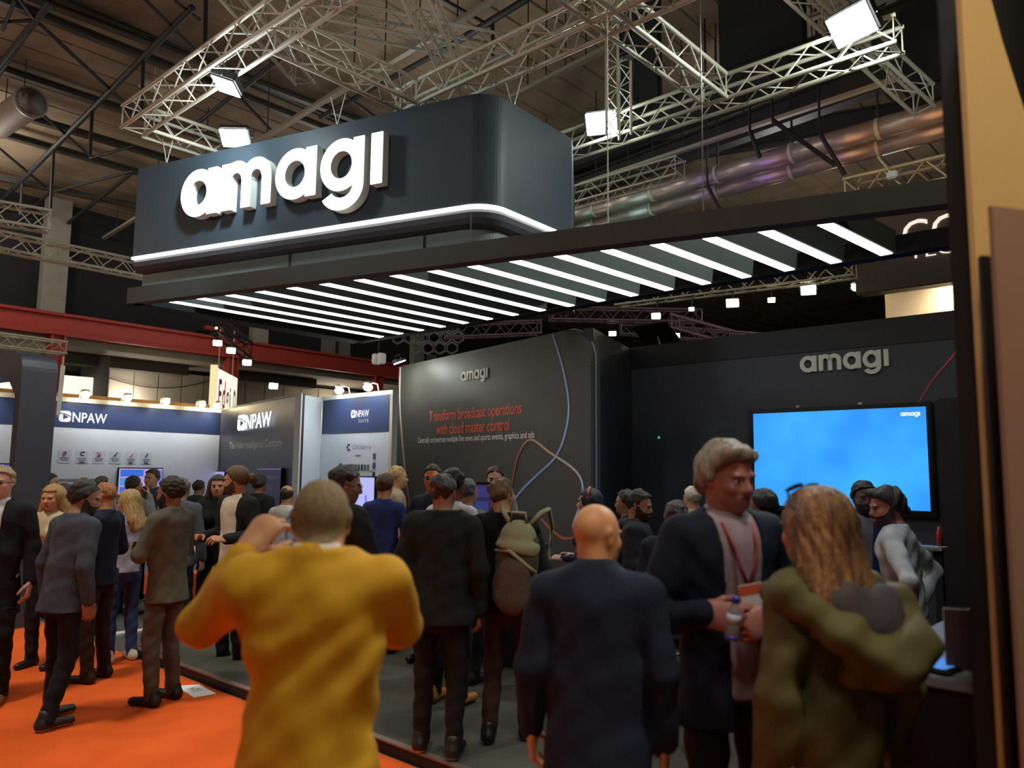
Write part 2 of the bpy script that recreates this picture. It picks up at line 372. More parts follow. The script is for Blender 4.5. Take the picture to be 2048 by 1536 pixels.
def person(label,px,top,Y,az,base=0.,H=None,skin='c99a7e',hair=('short','2a211b'),head=(0,0),lean=0.,L='down',R='down',
           topc=('jacket','22262c'),legs='1c1c22',shoe='15120f',h=.022,hf=.011,wd=1.,stance=0.,lpose=None,extras=(),sex='m',x=None,roll=0,sole=None,group=None,side_lean=0.,hunch=0.):
    p=aty(px,top,Y); X0=p.x if x is None else x
    H=H or (p.z-base); s=H/(1.735-hunch)
    lr=lean*D2R
    def U(q):
        q=np.array(q,float); z=q[2]-.95
        if z>0: q=np.array((q[0]+side_lean*z,q[1]*math.cos(lr)+z*math.sin(lr),.95+z*math.cos(lr)-q[1]*math.sin(lr)))
        return q*s
    # keep the head over the measured pixel although the body leans
    hd0=U((0,.015+hunch*.7,1.612-hunch)); a=az*D2R; fw=np.array((math.sin(a),math.cos(a))); rt=np.array((math.cos(a),-math.sin(a)))
    loc=Vector((X0-(fw[0]*hd0[1]+rt[0]*hd0[0]),Y-(fw[1]*hd0[1]+rt[1]*hd0[0]),base))
    skm=skinmat(skin)
    root=bpy.data.objects.new('person',None)
    Rh=rotzx(head[0],head[1]+lean*.35,roll); fr=(Rh,hd0)
    sw=1. if sex=='m' else .88
    shw=.168*wd*sw; tw=wd*(.98 if sex=='m' else .86)
    def arm(side,spec):
        e,w_,d,n,c=ARMS[spec] if isinstance(spec,str) else spec
        mx=lambda v:(v[0]*side,v[1],v[2]); return U(mx((e[0]*(.55+.45*wd),e[1],e[2]))),U(mx(w_)),np.array(mx(d)),np.array(mx(n)),c
    arms={-1:arm(-1,L),1:arm(1,R)}
    lp=lpose or (((-.105,.02*stance+.03,.50),(-.115,.06*stance-.02,.085)),((.105,-.02*stance+.03,.50),(.115,-.10*stance-.02,.085)))
    hips=((-.09,0,.92),(.09,0,.92))
    S=lambda q:np.array(q,float)*s
    def torso(F,g,k=.04,lo=.84):
        F.cone(U((0,0,1.33)),U((0,0,1.12)),(.168*tw+g)*s,(.148*tw+g)*s,k,(1,.68,1))
        F.cone(U((-shw+.02,-.012,1.405)),U((shw-.02,-.012,1.405)),(.058+g)*s,(.058+g)*s,k)
        F.cone(U((0,-.02,1.40)),U((0,-.02,1.475)),(.085+g)*s,(.06+g)*s,k)
        F.cone(U((0,0,1.08)),S((0,-.01,lo)),(.142*tw+g)*s,((.174 if g>0 else .135)*tw+g)*s,k,(1,.72,1))
        if sex=='f':
            for q in (-1,1): F.ell(U((q*.075,.085,1.27)),np.array((.062+g,.06+g,.06+g))*s,k)
    def sleeves(F,g,k=.025,to=1.,g2=None):
        for sd in (-1,1):
            e,w_,_,_,_=arms[sd]; sh=U((sd*shw,-.012,1.405)); F.cone(sh,e,(.05+g)*s,(.041+g)*s,k)
            F.cone(e,e+(w_-e)*to,(.041+g)*s,(.029+(g if g2 is None else g2))*s,k)
    allp=[v for sd in arms for v in arms[sd][:2]]
    xm=max(max(abs(v[0]) for v in allp),.30*s*wd)+.10*s; yl=min(min(v[1] for v in allp),hd0[1]-.16*s,-.20*s)-.10; yh=max(max(v[1] for v in allp),hd0[1]+.16*s,.22*s)+.10
    hc=hd0
    # ---- body: one continuous surface from the soles to the crown
    F=Field(axis(-xm,xm,h,[(hc[0]-.10*s,hc[0]+.10*s,hf)]),axis(yl,yh,h,[(hc[1]-.125*s,hc[1]+.135*s,hf)]),axis(-.02,H+.05,h,[(hc[2]-.14*s,H+.02,hf)]))
    torso(F,-.014,lo=.93); sleeves(F,-.006,to=1.02,g2=-.003)
    for (kn,an),hp in zip(lp,hips):
        F.cone(S(hp),S(kn),.066*s,.050*s,.03); F.cone(S(kn),S(an),.052*s,.035*s,.02); F.cone(S((an[0],an[1]-.01,.045)),S((an[0]*1.1,an[1]+.15,.03)),.035*s,.025*s,.02)
    F.cone(U((0,-.02,1.43)),hd0+Rh@np.array((0,-.022,-.05))*s,.056*s*(.85 if sex=='f' else 1),.056*s*(.85 if sex=='f' else 1),.03)
    head_prims(F,fr,s)
    V,Q=F.surf(); V=relax(V,Q,1,.3)
    loc_h=(V-hd0)@Rh/s      # head-local coordinates
    fc=loc_h[Q].mean(1); mi=np.zeros(len(Q),int)
    lips=(np.abs(fc[:,0])<.024)&(fc[:,1]>.07)&(np.abs(fc[:,2]+.061)<.009); mi[lips]=1
    front=fc[:,1]>.07
    for q in (-1,1):
        ey=(((fc[:,0]-q*.031)/.0135)**2+((fc[:,2]-.003)/.0085)**2<1)&front; mi[ey]=5 if hf<.007 else 2
        mi[ey&(np.abs(fc[:,0]-q*.031)<.0062)]=2
        bz=.0215+.10*(np.abs(fc[:,0])-.03)*(-1); mi[(np.abs(fc[:,2]-bz)<.0045)&(np.abs(fc[:,0]-q*.033)<.021)&front]=6
    bc=[e for e in extras if e[0]=='beard']
    if bc:
        hlz=np.where(fc[:,1]>.055,-.040,np.where(fc[:,1]>.02,-.040+(.055-fc[:,1])*1.1,.0))
        bd=(fc[:,2]<hlz)&(fc[:,2]>-.125)&(fc[:,1]>-.002)&((fc[:,2]>-.10)|(fc[:,1]>.03))&~lips&~((np.abs(fc[:,2]+.061)<.006)&(np.abs(fc[:,0])<.02)&front); mi[bd]=4
        vb=np.unique(Q[bd]); dirv=V[vb]-(hd0+Rh@np.array((0,.0,-.05))*s); dirv/=np.linalg.norm(dirv,axis=1)[:,None]; V[vb]+=dirv*.006*s
    hk=hair[0]
    if hk in ('buzz','ring'):
        hl=np.interp(fc[:,1],[-.1,-.03,.015,.05,.10],[-.065,-.03,.012,.055,.075]); on=(fc[:,2]>hl)&(fc[:,2]>-.07)
        if hk=='ring': on&=(fc[:,2]<.062-.0*fc[:,1])|(fc[:,1]<-.075)
        mi[on]=3
    Vs,Qs,Ms=[V],[Q],[mi]; n=len(V)
    hh=.0045 if hf<.008 else (.007 if hf<.012 else .011)
    for sd in (-1,1):
        e,w_,d,nn,c=arms[sd]; hv,hq=hand(hh,sd,w_,d,nn,c,s*(1.03 if sex=='m' else .93)); Vs.append(hv); Qs.append(hq+n); Ms.append(np.zeros(len(hq),int)); n+=len(hv)
    bpy.data.objects.remove(root)
    root=np_mesh('person',np.concatenate(Vs),np.concatenate(Qs),[skm,mat('lips_'+skin,tuple(c*.72*k for c,k in zip(srgb(skin),(1.05,.75,.75))),rough=.45),mat('eye',(.03,.022,.018),rough=.15),
        mat('scalp_'+hair[1],hair[1],rough=.8,noise=.3,nscale=90,bump=.3,bscale=300),mat('beard_'+(bc[0][1] if bc else hair[1]),bc[0][1] if bc else hair[1],rough=.8,noise=.35,nscale=80,bump=.5,bscale=160),mat('sclera',(.55,.52,.48),rough=.25),mat('brow_'+hair[1],hair[1] if hair[1]!='000000' else '6b5038',rough=.8)],None,np.concatenate(Ms))
    root.location=loc; root.rotation_euler=(0,0,-az*D2R); tag(root,label,'person',group)
    # ---- clothes
    kind,tc=topc[0],topc[1]; opt=topc[2] if len(topc)>2 else {}
    hem=opt.get('hem',.80 if kind in('jacket','blazer') else .88); cm=opt.get('mat') or cloth(tc)
    h2=h*.8 if hf>.008 else .0085
    g={'shirt':.004,'jacket':.022,'blazer':.018,'coat':.028}[kind]*opt.get('puff',1.)
    def top_field(g,hem,to=1.0,slv=True,lo=.84,cuff=None):
        F=Field(axis(-xm,xm,h2),axis(yl,yh,h2),axis((hem-.06)*s,max(U((0,0,1.56))[2],max(v[2] for v in allp)+.09),h2))
        torso(F,g,lo=min(lo,hem-.02))
        if slv: sleeves(F,g,to=to,g2=cuff)
        else:
            for sd in (-1,1): F.cone(U((sd*shw,-.012,1.405)),U((sd*shw,-.012,1.405))*.45+arms[sd][0]*.55,(.05+g)*s,(.044+g)*s,.025)
        return F
    if kind in('blazer',) or opt.get('open'):
        wt,wb,zb=opt.get('vee',(.062,.0,1.04)); sc_=opt.get('shirt','d8d4cf')
        Fi=top_field(.004,.86,slv=False); Fi.cone(U((0,-.018,1.44)),U((0,-.008,1.505)),.066*s,.060*s,.01,(1,.95,1)); Fi.cut(lambda X,Y,Z:.86*s-Z)
        fy=lambda Y,Z:Z-(1.50-.42*Y*0)*s; Fi.cut(lambda X,Y,Z:Z-(U((0,0,1.505))[2]-.25*np.maximum(Y-hd0[1],0)))
        V,Q=Fi.surf(); np_mesh('shirt',V,Q,[cloth(sc_,.15)],root)
    isop=kind=='blazer' or opt.get('open'); F=top_field(g,hem,opt.get('to',.97),cuff=opt.get('cuff'),slv=not isop)
    F.cone(U((0,-.022,1.44)),U((0,-.012,1.495)),(.070+.4*g)*s,(.064+.4*g)*s,.012)
    amp=opt.get('fold',.0035); ph=(px*.37+top)%6
    F.add(wob(amp*s,16,9,13,ph)); F.add(wob(amp*.55*s,31,22,28,ph*1.7))
    if opt.get('drape'):   # diagonal pull folds across the back
        F.add(lambda X,Y,Z:f32(.0075)*np.sin(40*(Z-.6*X)+5*np.sin(6*X+2)+3*np.sin(9*Z)+9*Y)*np.clip((1.36*s-Z)*5,0,1)*np.clip((.05-Y)*12,0,1))
    if opt.get('waist'):
        F.add(lambda X,Y,Z:f32(opt['waist'])*np.exp(-((Z-1.10*s)/.10)**2)*(np.abs(X)<.24))
    F.cut(lambda X,Y,Z:hem*s-Z+0*X)
    zt=U((0,0,opt.get('collar',1.50)))[2]; F.cut(lambda X,Y,Z:np.minimum(Z-(zt-.35*np.maximum(Y-hd0[1]+.02,-.02)),.115*s-np.sqrt(X**2+(Y-hd0[1]+.03)**2)))
    if kind=='blazer' or opt.get('open'):
        z0=zb*s; z1=U((0,0,1.49))[2]
        F.cut(lambda X,Y,Z:np.minimum(np.minimum(s*(wb+(wt-wb)*np.clip((Z-z0)/(z1-z0),0,1))-np.abs(X-side_lean*(Z-.95*s)),Y-(Z-.95*s)*math.sin(lr)-.01),np.where(Z>z0-(9 if wb>0 else 0),1,-1)))
        sleeves(F,g,to=opt.get('to',.97),g2=opt.get('cuff'))
    V,Q=F.surf(); V=relax(V,Q,1,.35); jk=np_mesh(opt.get('name',{'shirt':'shirt','jacket':'jacket','blazer':'blazer','coat':'coat'}[kind]),V,Q,[cm],root)
    # trousers
    F=Field(axis(-.30*s*wd,.30*s*wd,h2),axis(-.30*s,.40*s,h2),axis(.0,1.04*s,h2))
    lg=opt.get('leg',0.)
    F.cone(S((0,-.005,1.0)),S((0,-.008,.90)),.145*tw*s,.152*tw*s,.03,(1,.72,1))
    for (kn,an),hp in zip(lp,hips):
        F.cone(S(hp),S(kn),(.084+lg)*s*(.6+.4*wd),(.066+lg)*s,.02); F.cone(S(kn),S((an[0],an[1],.07)),(.066+lg)*s,(.054+lg)*s,.02)
    F.add(wob(.004*s,24,18,30,ph)); F.cut(lambda X,Y,Z:np.maximum(.05*s-Z,Z-(min(hem,.94)+.06)*s)+0*X)
    V,Q=F.surf(); np_mesh('trousers',V,Q,[cloth(legs,.2)],root)
    for (kn,an) in lp:
        F=Field(axis(an[0]*s-.08,an[0]*s+.08,.010),axis(an[1]*s-.10,an[1]*s+.24,.010),axis(-.012,.15,.010))
        hz=max(0,an[2]-.085)*s; hl=S((an[0],an[1]-.03,.05))+np.array((0,0,hz)); to=S((an[0]*1.12,an[1]+.165,.038))
        F.cone(hl,to,.042*s,.036*s,.01,(1,1,.9)); F.cone(hl,hl+np.array((0,.02,.06)),.043*s,.046*s,.03); F.cut(lambda X,Y,Z:.004-Z+0*X)
        V,Q=F.surf(); mi=None; ms=[mat('shoe_'+shoe,shoe,rough=.45,noise=.1)]
        if sole: ms.append(mat('sole_'+sole,sole,rough=.7)); mi=(V[Q][:,:,2].mean(1)<.026).astype(int)
        np_mesh('shoe',V,Q,ms,root,mi)
    # ---- hair in the head's own frame
    def head_part(name,build,mtl,lo=(-.13,-.16,-.16),hi=(.13,.14,.16),hs=None):
        hs=hs or max(hf*.9,.005); F=Field(axis(lo[0]*s,hi[0]*s,hs),axis(lo[1]*s,hi[1]*s,hs),axis(lo[2]*s,hi[2]*s,hs)); build(F)
        V,Q=F.surf()
        if len(Q)==0: return
        V=relax(V,Q,1,.3); return np_mesh(name,V@Rh.T+hd0,Q,[mtl],root)
    hm=mat('hair_'+hair[1],hair[1],rough=.55,noise=.35,nscale=30,bump=.6,bscale=70,stretch=(3,3,.5)) if hair[1]!='5a3d2a' else mat('hair_streaked','432e24',rough=.5,noise=.35,nscale=11,bump=.7,bscale=60,stretch=(4,4,.35),col2='a87848')
    E=lambda F,c,r,k=.02,op='u':F.ell(np.array(c)*s,np.array(r)*s,k*s,op)
    ysl=lambda Y:Y/s
    def hairline(Y,off=0): return (np.interp((Y/s).ravel(),[-.12,-.06,-.02,.012,.03,.07,.12],[-.075,-.06,-.01,.008,.05,.080,.10]).astype(f32)+off).reshape(Y.shape)*s
    def cap(F,t,off=0.,lump=0.):
        E(F,(0,-.010,.036),(.077+t,.098+t,.089+t)); 
        if lump: F.add(fuzz(lump*.42*s,70/s,int(px)%97)); F.add(fuzz(lump*.3*s,150/s,int(px)%89+3))
        F.cut(lambda X,Y,Z:hairline(Y,off)-Z+0*X,.008*s)
    if hk=='short': head_part('hair',lambda F:cap(F,hair[2] if len(hair)>2 else .010,0,.0042),hm)
    elif hk=='wavy':
        def wv(F):
            E(F,(0,-.010,.036),(.094,.115,.106)); E(F,(.01,.07,.105),(.062,.030,.026),.03); E(F,(0,-.085,-.03),(.07,.04,.05),.03)
            F.add(lambda X,Y,Z:f32(.0042*s)*np.sin(34*X/s+10*np.sin(11*Y/s+1)+5*np.sin(14*Z/s))+f32(.0035*s)*np.sin(22*Z/s+8*np.sin(13*X/s)+3*np.sin(17*Y/s))+f32(.0015*s)*np.sin(120*X/s+30*np.sin(9*Y/s)))
            F.cut(lambda X,Y,Z:hairline(Y,-.010)-Z+0*X,.008*s)
        head_part('hair',wv,hm,hs=.005)
    elif hk=='ring':
        def ringf(F):
            E(F,(0,-.012,.03),(.0825,.1015,.088)); F.cut(lambda X,Y,Z:np.maximum(hairline(Y)-Z,Z-(.058*s-.25*np.minimum(Y+.04*s,0)))+0*X,.006*s)
        head_part('hair',ringf,hm)
    elif hk=='curly': head_part('hair',lambda F:(E(F,(0,-.01,.09),(.075,.09,.05),.03),cap(F,.022,-.005,.011)),hm)
    elif hk in('long','bob','pony'):
        ln={'long':.34,'bob':.17,'pony':0}[hk]
        if len(hair)>2: ln=hair[2]
        def lf(F):
            E(F,(0,-.012,.036),(.077+.014,.098+.016,.089+.014))
            if ln:
                for q in (-1,1):
                    F.cone(np.array((q*.055,-.005,.02))*s,np.array((q*.098,-.045+.02*q,-ln*.70))*s,.047*s,.046*s,.03*s,(.85,1,1))
                F.cone(np.array((0,-.06,.03))*s,np.array((0,-.100,-ln))*s,.075*s,.085*s,.04*s,(1.45,.66,1))
                F.cone(np.array((-.045,-.06,-.05))*s,np.array((-.075,-.085,-ln*1.04))*s,.05*s,.03*s,.03*s); F.cone(np.array((.045,-.06,-.05))*s,np.array((.07,-.085,-ln*.93))*s,.05*s,.03*s,.03*s)
            F.add(lambda X,Y,Z:f32(.0042*s)*np.sin(np.arctan2(X,-(Y-.03*s))*26+6*np.sin(9*Z/s)+2*np.sin(23*Z/s))*np.clip(.35-Z/s*4,.15,1))
            F.add(lambda X,Y,Z:f32(.002*s)*np.sin(np.arctan2(X,-(Y-.03*s))*61+3*np.sin(17*Z/s)))
            # open face
            def face(X,Y,Z):
                return np.minimum(np.minimum(.066*s-np.abs(X)*(1.0),Y-(.025*s+.0*Z)),.072*s-Z)
            F.cut(lambda X,Y,Z:face(X,Y,Z),.008*s)
            if not ln: F.cut(lambda X,Y,Z:hairline(Y,-.01)-Z+0*X,.008*s)
            else: F.cut(lambda X,Y,Z:(-ln-.035+.02*np.sin(38*X/s+ph)+.012*np.sin(91*X/s))*s-Z+0*Y)
        head_part('hair',lf,hm,(-.16,-.20,-ln-.08),(.16,.14,.16))
        if hk=='pony': head_part('hair_bun',lambda F:(E(F,(0,-.135,.01),(.042,.04,.045)),F.add(wob(.004*s,70,60,60))),hm,(-.08,-.22,-.08),(.08,-.06,.09))
    for ex in extras:
        if ex[0]=='glasses':
            b=MB()
            for q in (-1,1):
                b.tube([Vector((q*.032+.024*math.cos(t*math.pi/8),.106,.002+.019*math.sin(t*math.pi/8)))*s for t in range(17)],.0022*s,6,False)
                b.tube([Vector((q*.056,.104,.006))*s,Vector((q*.083,.03,.010))*s,Vector((q*.084,-.01,.006))*s],.0022*s,6)
            b.tube([Vector((-.008,.108,.006))*s,Vector((0,.112,.008))*s,Vector((.008,.108,.006))*s],.002*s,6)
            b.v=[tuple(Rh@np.array(v)+hd0) for v in b.v]; b.build('glasses',mat('glasses_frame',(.02,.018,.018),rough=.3),root,True)
        if ex[0]=='sunglasses_up':
            b=MB()
            for q in (-1,1):
                b.lathe([(.001,-.003),(.028,-.002),(.031,0),(.028,.002),(.001,.003)],16,(0,0,0),'y'); n0=len(b.v)-80
                for i in range(n0,len(b.v)):
                    vx,vy,vz=b.v[i]; b.v[i]=((vx+q*.036)*s,(vy+.034+.85*vz)*s,(.139-vz*.40-abs(vx+q*.034)*.12)*s)
                b.tube([Vector((q*.064,.034,.124))*s,Vector((q*.096,.0,.085))*s,Vector((q*.094,-.03,.05))*s],.004*s,6)
            b.tube([Vector((-.01,.034,.138))*s,Vector((.01,.034,.138))*s],.004*s,6)
            b.v=[tuple(Rh@np.array(v)+hd0) for v in b.v]; b.build('sunglasses',mat('sunglass_blue',(.012,.022,.12),rough=.12),root,True)
        if ex[0]=='cap_knit':
            head_part('knit_cap',lambda F:(E(F,(0,-.012,.045),(.090,.112,.098)),F.cut(lambda X,Y,Z:(.02*s-.2*(Y))-Z+0*X,.006*s)),cloth(ex[1],.4))
        if ex[0]=='headband':
            b=MB(); b.tube([Vector((.094*math.cos(t*math.pi/12),-.01-.0*t,.036+.108*math.sin(t*math.pi/12)))*s for t in range(13)],.009*s,8)
            b.v=[tuple(Rh@np.array(v)+hd0) for v in b.v]; b.build('headphones_band' if len(ex)>2 else 'headband',mat('band_'+ex[1],ex[1],rough=.5),root,True)
        if ex[0]=='collar':
            b=MB(); c0=U((0,-.02,1.478)); c1=U((0,-.014,1.515)); b.lathe([(.064*s,0),(.066*s,.005),(.063*s,.038*s),(.058*s,.038*s)],24); b.v=[(v[0]+c0[0],v[1]+c0[1]+(v[2]/.038)*0,v[2]+c0[2]) for v in b.v]
            b.build('shirt_collar',cloth(ex[1],.1),root,True)
        if ex[0]=='lanyard':
            zc=1.22; y0=lambda z:(.128 if z<1.36 else .128-(z-1.36)*.6)
            b=MB()
            for q in (-1,1): 
                pts=[U((q*.060,.075,1.455)),U((q*.046,.125,1.38)),U((q*.028,.138,1.31)),U((.0+q*.006,.142,1.255))]; b.tube([Vector(p_) for p_ in pts],.007*s,6)
            b.build('lanyard_strap',mat('lanyard_red','8c2a33',rough=.7),root,True)
            b=MB(); b.bevbox(-.048*s,.048*s,-.002,.002,-.13*s,.0,.0018); o=b.build('badge',mat('badge_paper','cdbfb9',rough=.6),root); o.location=U((.0,.148,1.255)); o.rotation_euler=(.12,.12,math.pi*0)
            for zz,hh_,cc in ((-.035,.032,'c4502e'),(-.092,.012,'b0433a')):
                b=MB(); b.box(-.047*s,.047*s,.0022,.0032,zz*s,(zz+hh_)*s); b.build('badge_stripe',mat('badge_'+cc,cc),o)
    return dict(root=root,U=U,S=S,s=s,arms=arms,loc=loc,az=az,hd=hd0,Rh=Rh,fr=fr)
def to_world(P,q):
    return P['root'].matrix_basis@Vector(q)
# ------------------------------------------------------------------ setting: hall shell
M_floor=mat('hall_floor','4a4844',rough=.55,noise=.15,nscale=3,bump=.05)
M_carpet=mat('orange_carpet','dd5e26',rough=.95,noise=.10,nscale=2.5,bump=.25,bscale=180,spec=.1)
M_plat=mat('booth_carpet','4b4a40',rough=.95,noise=.25,nscale=1.6,bump=.25,bscale=160,spec=.1)
M_black=mat('matt_black','141416',rough=.7,noise=.1)
M_booth=mat('booth_black','303134',rough=.55,noise=.06,nscale=2,spec=.4)
M_navyblk=mat('booth_navy_black','3a3d46',rough=.5,noise=.05,nscale=2)
M_alu=mat('aluminium','bdbba9',rough=.5,metal=.12,noise=.08,nscale=20)
M_steel=mat('dark_steel','26282a',rough=.6,metal=.1)
M_lamp=mat('lamp_cold',(.9,1,.95),emit=(.93,1,.95),es=60)
M_lampw=mat('lamp_warm',(1,.85,.6),emit=(1,.80,.48),es=45)
M_led=mat('led_strip',(1,1,.98),emit=(1,.985,.95),es=5.5)
M_white=mat('white_print','e8e8e6',rough=.6)
fl=MB().box(-34,22,-6,46,-.08,0).build('floor',M_floor); tag(fl,kind='structure')
# pitched roof: ribbed boards running along the purlins
rf=MB(); zr=10.2
def roof_panel(name,c0,c1,z0,z1,pitch,mtl,b0=-12,b1=40):
    b=MB(); n=int((c1-c0)/pitch)
    for i in range(n):
        a=c0+(c1-c0)*i/n; e=c0+(c1-c0)*(i+1)/n; za=z0+(z1-z0)*i/n; ze=z0+(z1-z0)*(i+1)/n
        p=[cb(a,b0,za),cb(e-.06,b0,ze-.0),cb(e-.06,b1,ze),cb(a,b1,za)]; k=len(b.v); b.v+=[tuple(q) for q in p]; b.f.append((k,k+1,k+2,k+3))
        p=[cb(e-.06,b0,ze),cb(e,b0,ze+.10),cb(e,b1,ze+.10),cb(e-.06,b1,ze)]; k=len(b.v); b.v+=[tuple(q) for q in p]; b.f.append((k,k+1,k+2,k+3))
    return mesh_obj(name,b.v,b.f,mtl)
M_roof=mat('roof_boards','85755f',rough=.9,noise=.28,nscale=1.2,bump=.2,bscale=30)
M_roofd=mat('roof_sheets','68685f',rough=.85,noise=.3,nscale=1.,bump=.2,bscale=20)
tag(roof_panel('ceiling',-30,-4.5,8.3-RK*9.2,10.4,.55,M_roof),kind='structure')
tag(roof_panel('ceiling',-4.5,16,10.4,10.4,.7,M_roofd),kind='structure')
wb_=MB().box(-34,24,41,41.3,0,11).build('wall_back',mat('hall_dark','24221f',rough=.9)); tag(wb_,kind='structure')
wr_=MB().box(15.5,15.8,4,41,0,11).build('wall_right',mat('hall_dark','24221f',rough=.9)); tag(wr_,kind='structure')
# left hall wall with red beam, mezzanine below
RW=aty(0,606,17.85); RW=Vector((-11.86,17.85,0)); AZR=39.5
wl=empty('wall_left',RW,AZR,kind='structure')
MB().box(-14,40,.25,.55,5.35,11).build('upper_panel',mat('black_drape','1b1b1c',rough=.95,noise=.15,nscale=1.),wl)
M_red=mat('red_beam','a23326',rough=.55,noise=.08,nscale=2)
b=MB(); b.box(-14,40,0,.30,4.95,5.47); b.box(-14,40,-.10,.30,5.40,5.47); b.box(-14,40,-.10,.30,4.93,4.99); b.build('red_beam',M_red,wl)
for u0 in (-6.6,1.12,5.8,11.3,17.,23): 
    b=MB(); b.box(u0,u0+.34,.04,.10,0,4.95); b.box(u0,u0+.05,-.05,.25,0,4.95); b.box(u0+.29,u0+.34,-.05,.25,0,4.95); b.build('red_column',M_red,wl)
M_conc=mat('concrete_grey','8a867c',rough=.9,noise=.1,nscale=3)
for u0,w_ in ((.85,.55),(6.6,.5),(13.1,.5)): MB().box(u0,u0+w_,.0,.26,5.47,11).build('concrete_column',M_conc,wl)
MB().box(-14,40,.3,9,4.75,4.95).build('mezzanine_soffit',mat('soffit','8b8171',rough=.9,noise=.12,nscale=1.5),wl)
for u0,u1,y in ((1.6,5.4,1.4),(6.6,9.8,1.2),(2.2,5.0,3.0)):
    MB().box(u0,u1,y,y+.5,4.45,4.75).build('soffit_duct',mat('soffit_dark','4a443c',rough=.9),wl)
MB().box(-14,40,8.5,8.7,0,4.95).build('back_panel',mat('back_grey','6b655a',rough=.9),wl)
# windows and beam-detectors on the upper wall
for u0,w_,z0,z1 in ((9.2,1.15,5.5,6.05),(13.2,1.2,5.5,6.1),(14.6,.9,5.5,6.0)):
    wd_=MB().box(u0,u0+w_,.18,.24,z0,z1).build('window_panel',mat('window_grey','77736a',rough=.4),wl)
    b=MB(); b.box(u0-.05,u0+w_+.05,.12,.2,z1-.05,z1+.05); b.box(u0+w_*.5-.04,u0+w_*.5+.04,.12,.2,z0,z1); b.build('window_bar',M_steel,wl)
for px,py in ((318,644),(637,701)):
    p=onz(px,py,5.9); 
    d=empty('emergency_lamp',wl.matrix_basis@Vector(((p-RW).dot(uvec(AZR)) if 0 else (5.3 if px<400 else 14.1),-.12,5.62)),AZR,'red emergency lamp above the red beam, '+('left one' if px<400 else 'right one near the canopy'),'lamp','emergency lamps above the red beam')
    MB().bevbox(-.32,.32,-.05,.12,0,.10,.03).build('housing',M_red,d); MB().lathe([(.005,-.085),(.04,-.08),(.04,-.05)],10,(0,0,.06),'y').build('lens',mat('lens_red',(1,.5,.4),emit=(1,.55,.4),es=1.5),d)
# white storage partition boards behind the beam
pw=empty('partition_wall',RW+uvec(AZR)*2.85+Vector((-uvec(AZR).y,uvec(AZR).x,0))*2.4,AZR,'row of white partition boards under the mezzanine behind the red beam','partition')
M_board=mat('partition_board','b9ae9b',rough=.8,noise=.05,nscale=2)
for i in range(24): MB().bevbox(i*.72+.012,i*.72+.708,0,.05,0,4.62,.008).build('panel',M_board,pw)
MB().box(-.02,.03,-1.6,.05,0,4.66).build('end_panel',mat('board_dark','57524a',rough=.8),pw)
for k,(a,b_,sag) in enumerate(((-.1,3.9,.45),(4.2,6.6,1.0),(8.6,11.5,.5))):
    pts=[Vector((a+(b_-a)*t/14,-.06,4.55-sag*4*(t/14)*(1-t/14)-(.9*t/14 if k==1 else 0))) for t in range(15)]
    MB().tube(pts,.018,6).build('cable',mat('cable_grey','5d564a'),pw,True)
# ------------------------------------------------------------------ floor coverings
cp=MB(); P=[cb(-20.2,-6),cb(-.7,-6),cb(-.7,3.25),cb(-20.2,3.25)]; cp.prism_z([(p.x,p.y) for p in P],0.0,.006)
tag(cp.build('carpet',M_carpet),'bright orange aisle carpet in front of the dark booth floor','carpet')
pc=[cb(-7.72,3.27),cb(6,3.27),cb(6,13),cb(-7.72,13)]
pl=empty('booth_platform',cb(-7.72,3.285,0),AZ_C,'raised dark grey carpeted platform of the black booth','platform')
MB().box(0,7.12,0,11,.0,.078).build('deck',M_plat,pl); MB().box(-.012,7.12,-.014,.0,.0,.074).build('edge_board',mat('edge_black','120d0b',rough=.6),pl)
b=MB(); b.box(-.012,7.12,-.02,.03,.074,.084); b.box(-.012,.02,.0,8,.074,.084); b.build('edge_trim',mat('edge_alu','8a7468',rough=.4,metal=.6),pl)
sl_=MB(); A=onz(262,1266,.01); B=onz(380,1250,.01); u=(B-A).normalized(); n=Vector((-u.y,u.x,0)); 
sl_.prism_z([(q.x,q.y) for q in (A-u*.15,B+u*3.5,B+u*3.5+n*.12,A-u*.15+n*.12)],.0,.02); tag(sl_.build('floor_trim',mat('floor_trim_white','c8c0b4',rough=.6)),'white strip along the floor edge of the far white booth','trim')
A=onz(352,1372,.008);B=onz(398,1369,.008);C_=onz(432,1387,.008);D_=onz(388,1395,.008)
o_=A.lerp(C_,.5); o_.z=0
sh=empty('paper_sheet',o_,None,'white paper sheet lying on the orange carpet','paper')
b=MB(); b.prism_z([((q-o_).x,(q-o_).y) for q in (A,D_,C_,B)],.0065,.009); b.build('sheet',M_white,sh)
t=text('lettering','524',mat('print_brown','a58f6c'),-.06,-.03,.13,.07,y=0,parent=sh)
t.rotation_euler=(-math.pi/2,0,math.radians(138)); t.location=(0,0,.0105)
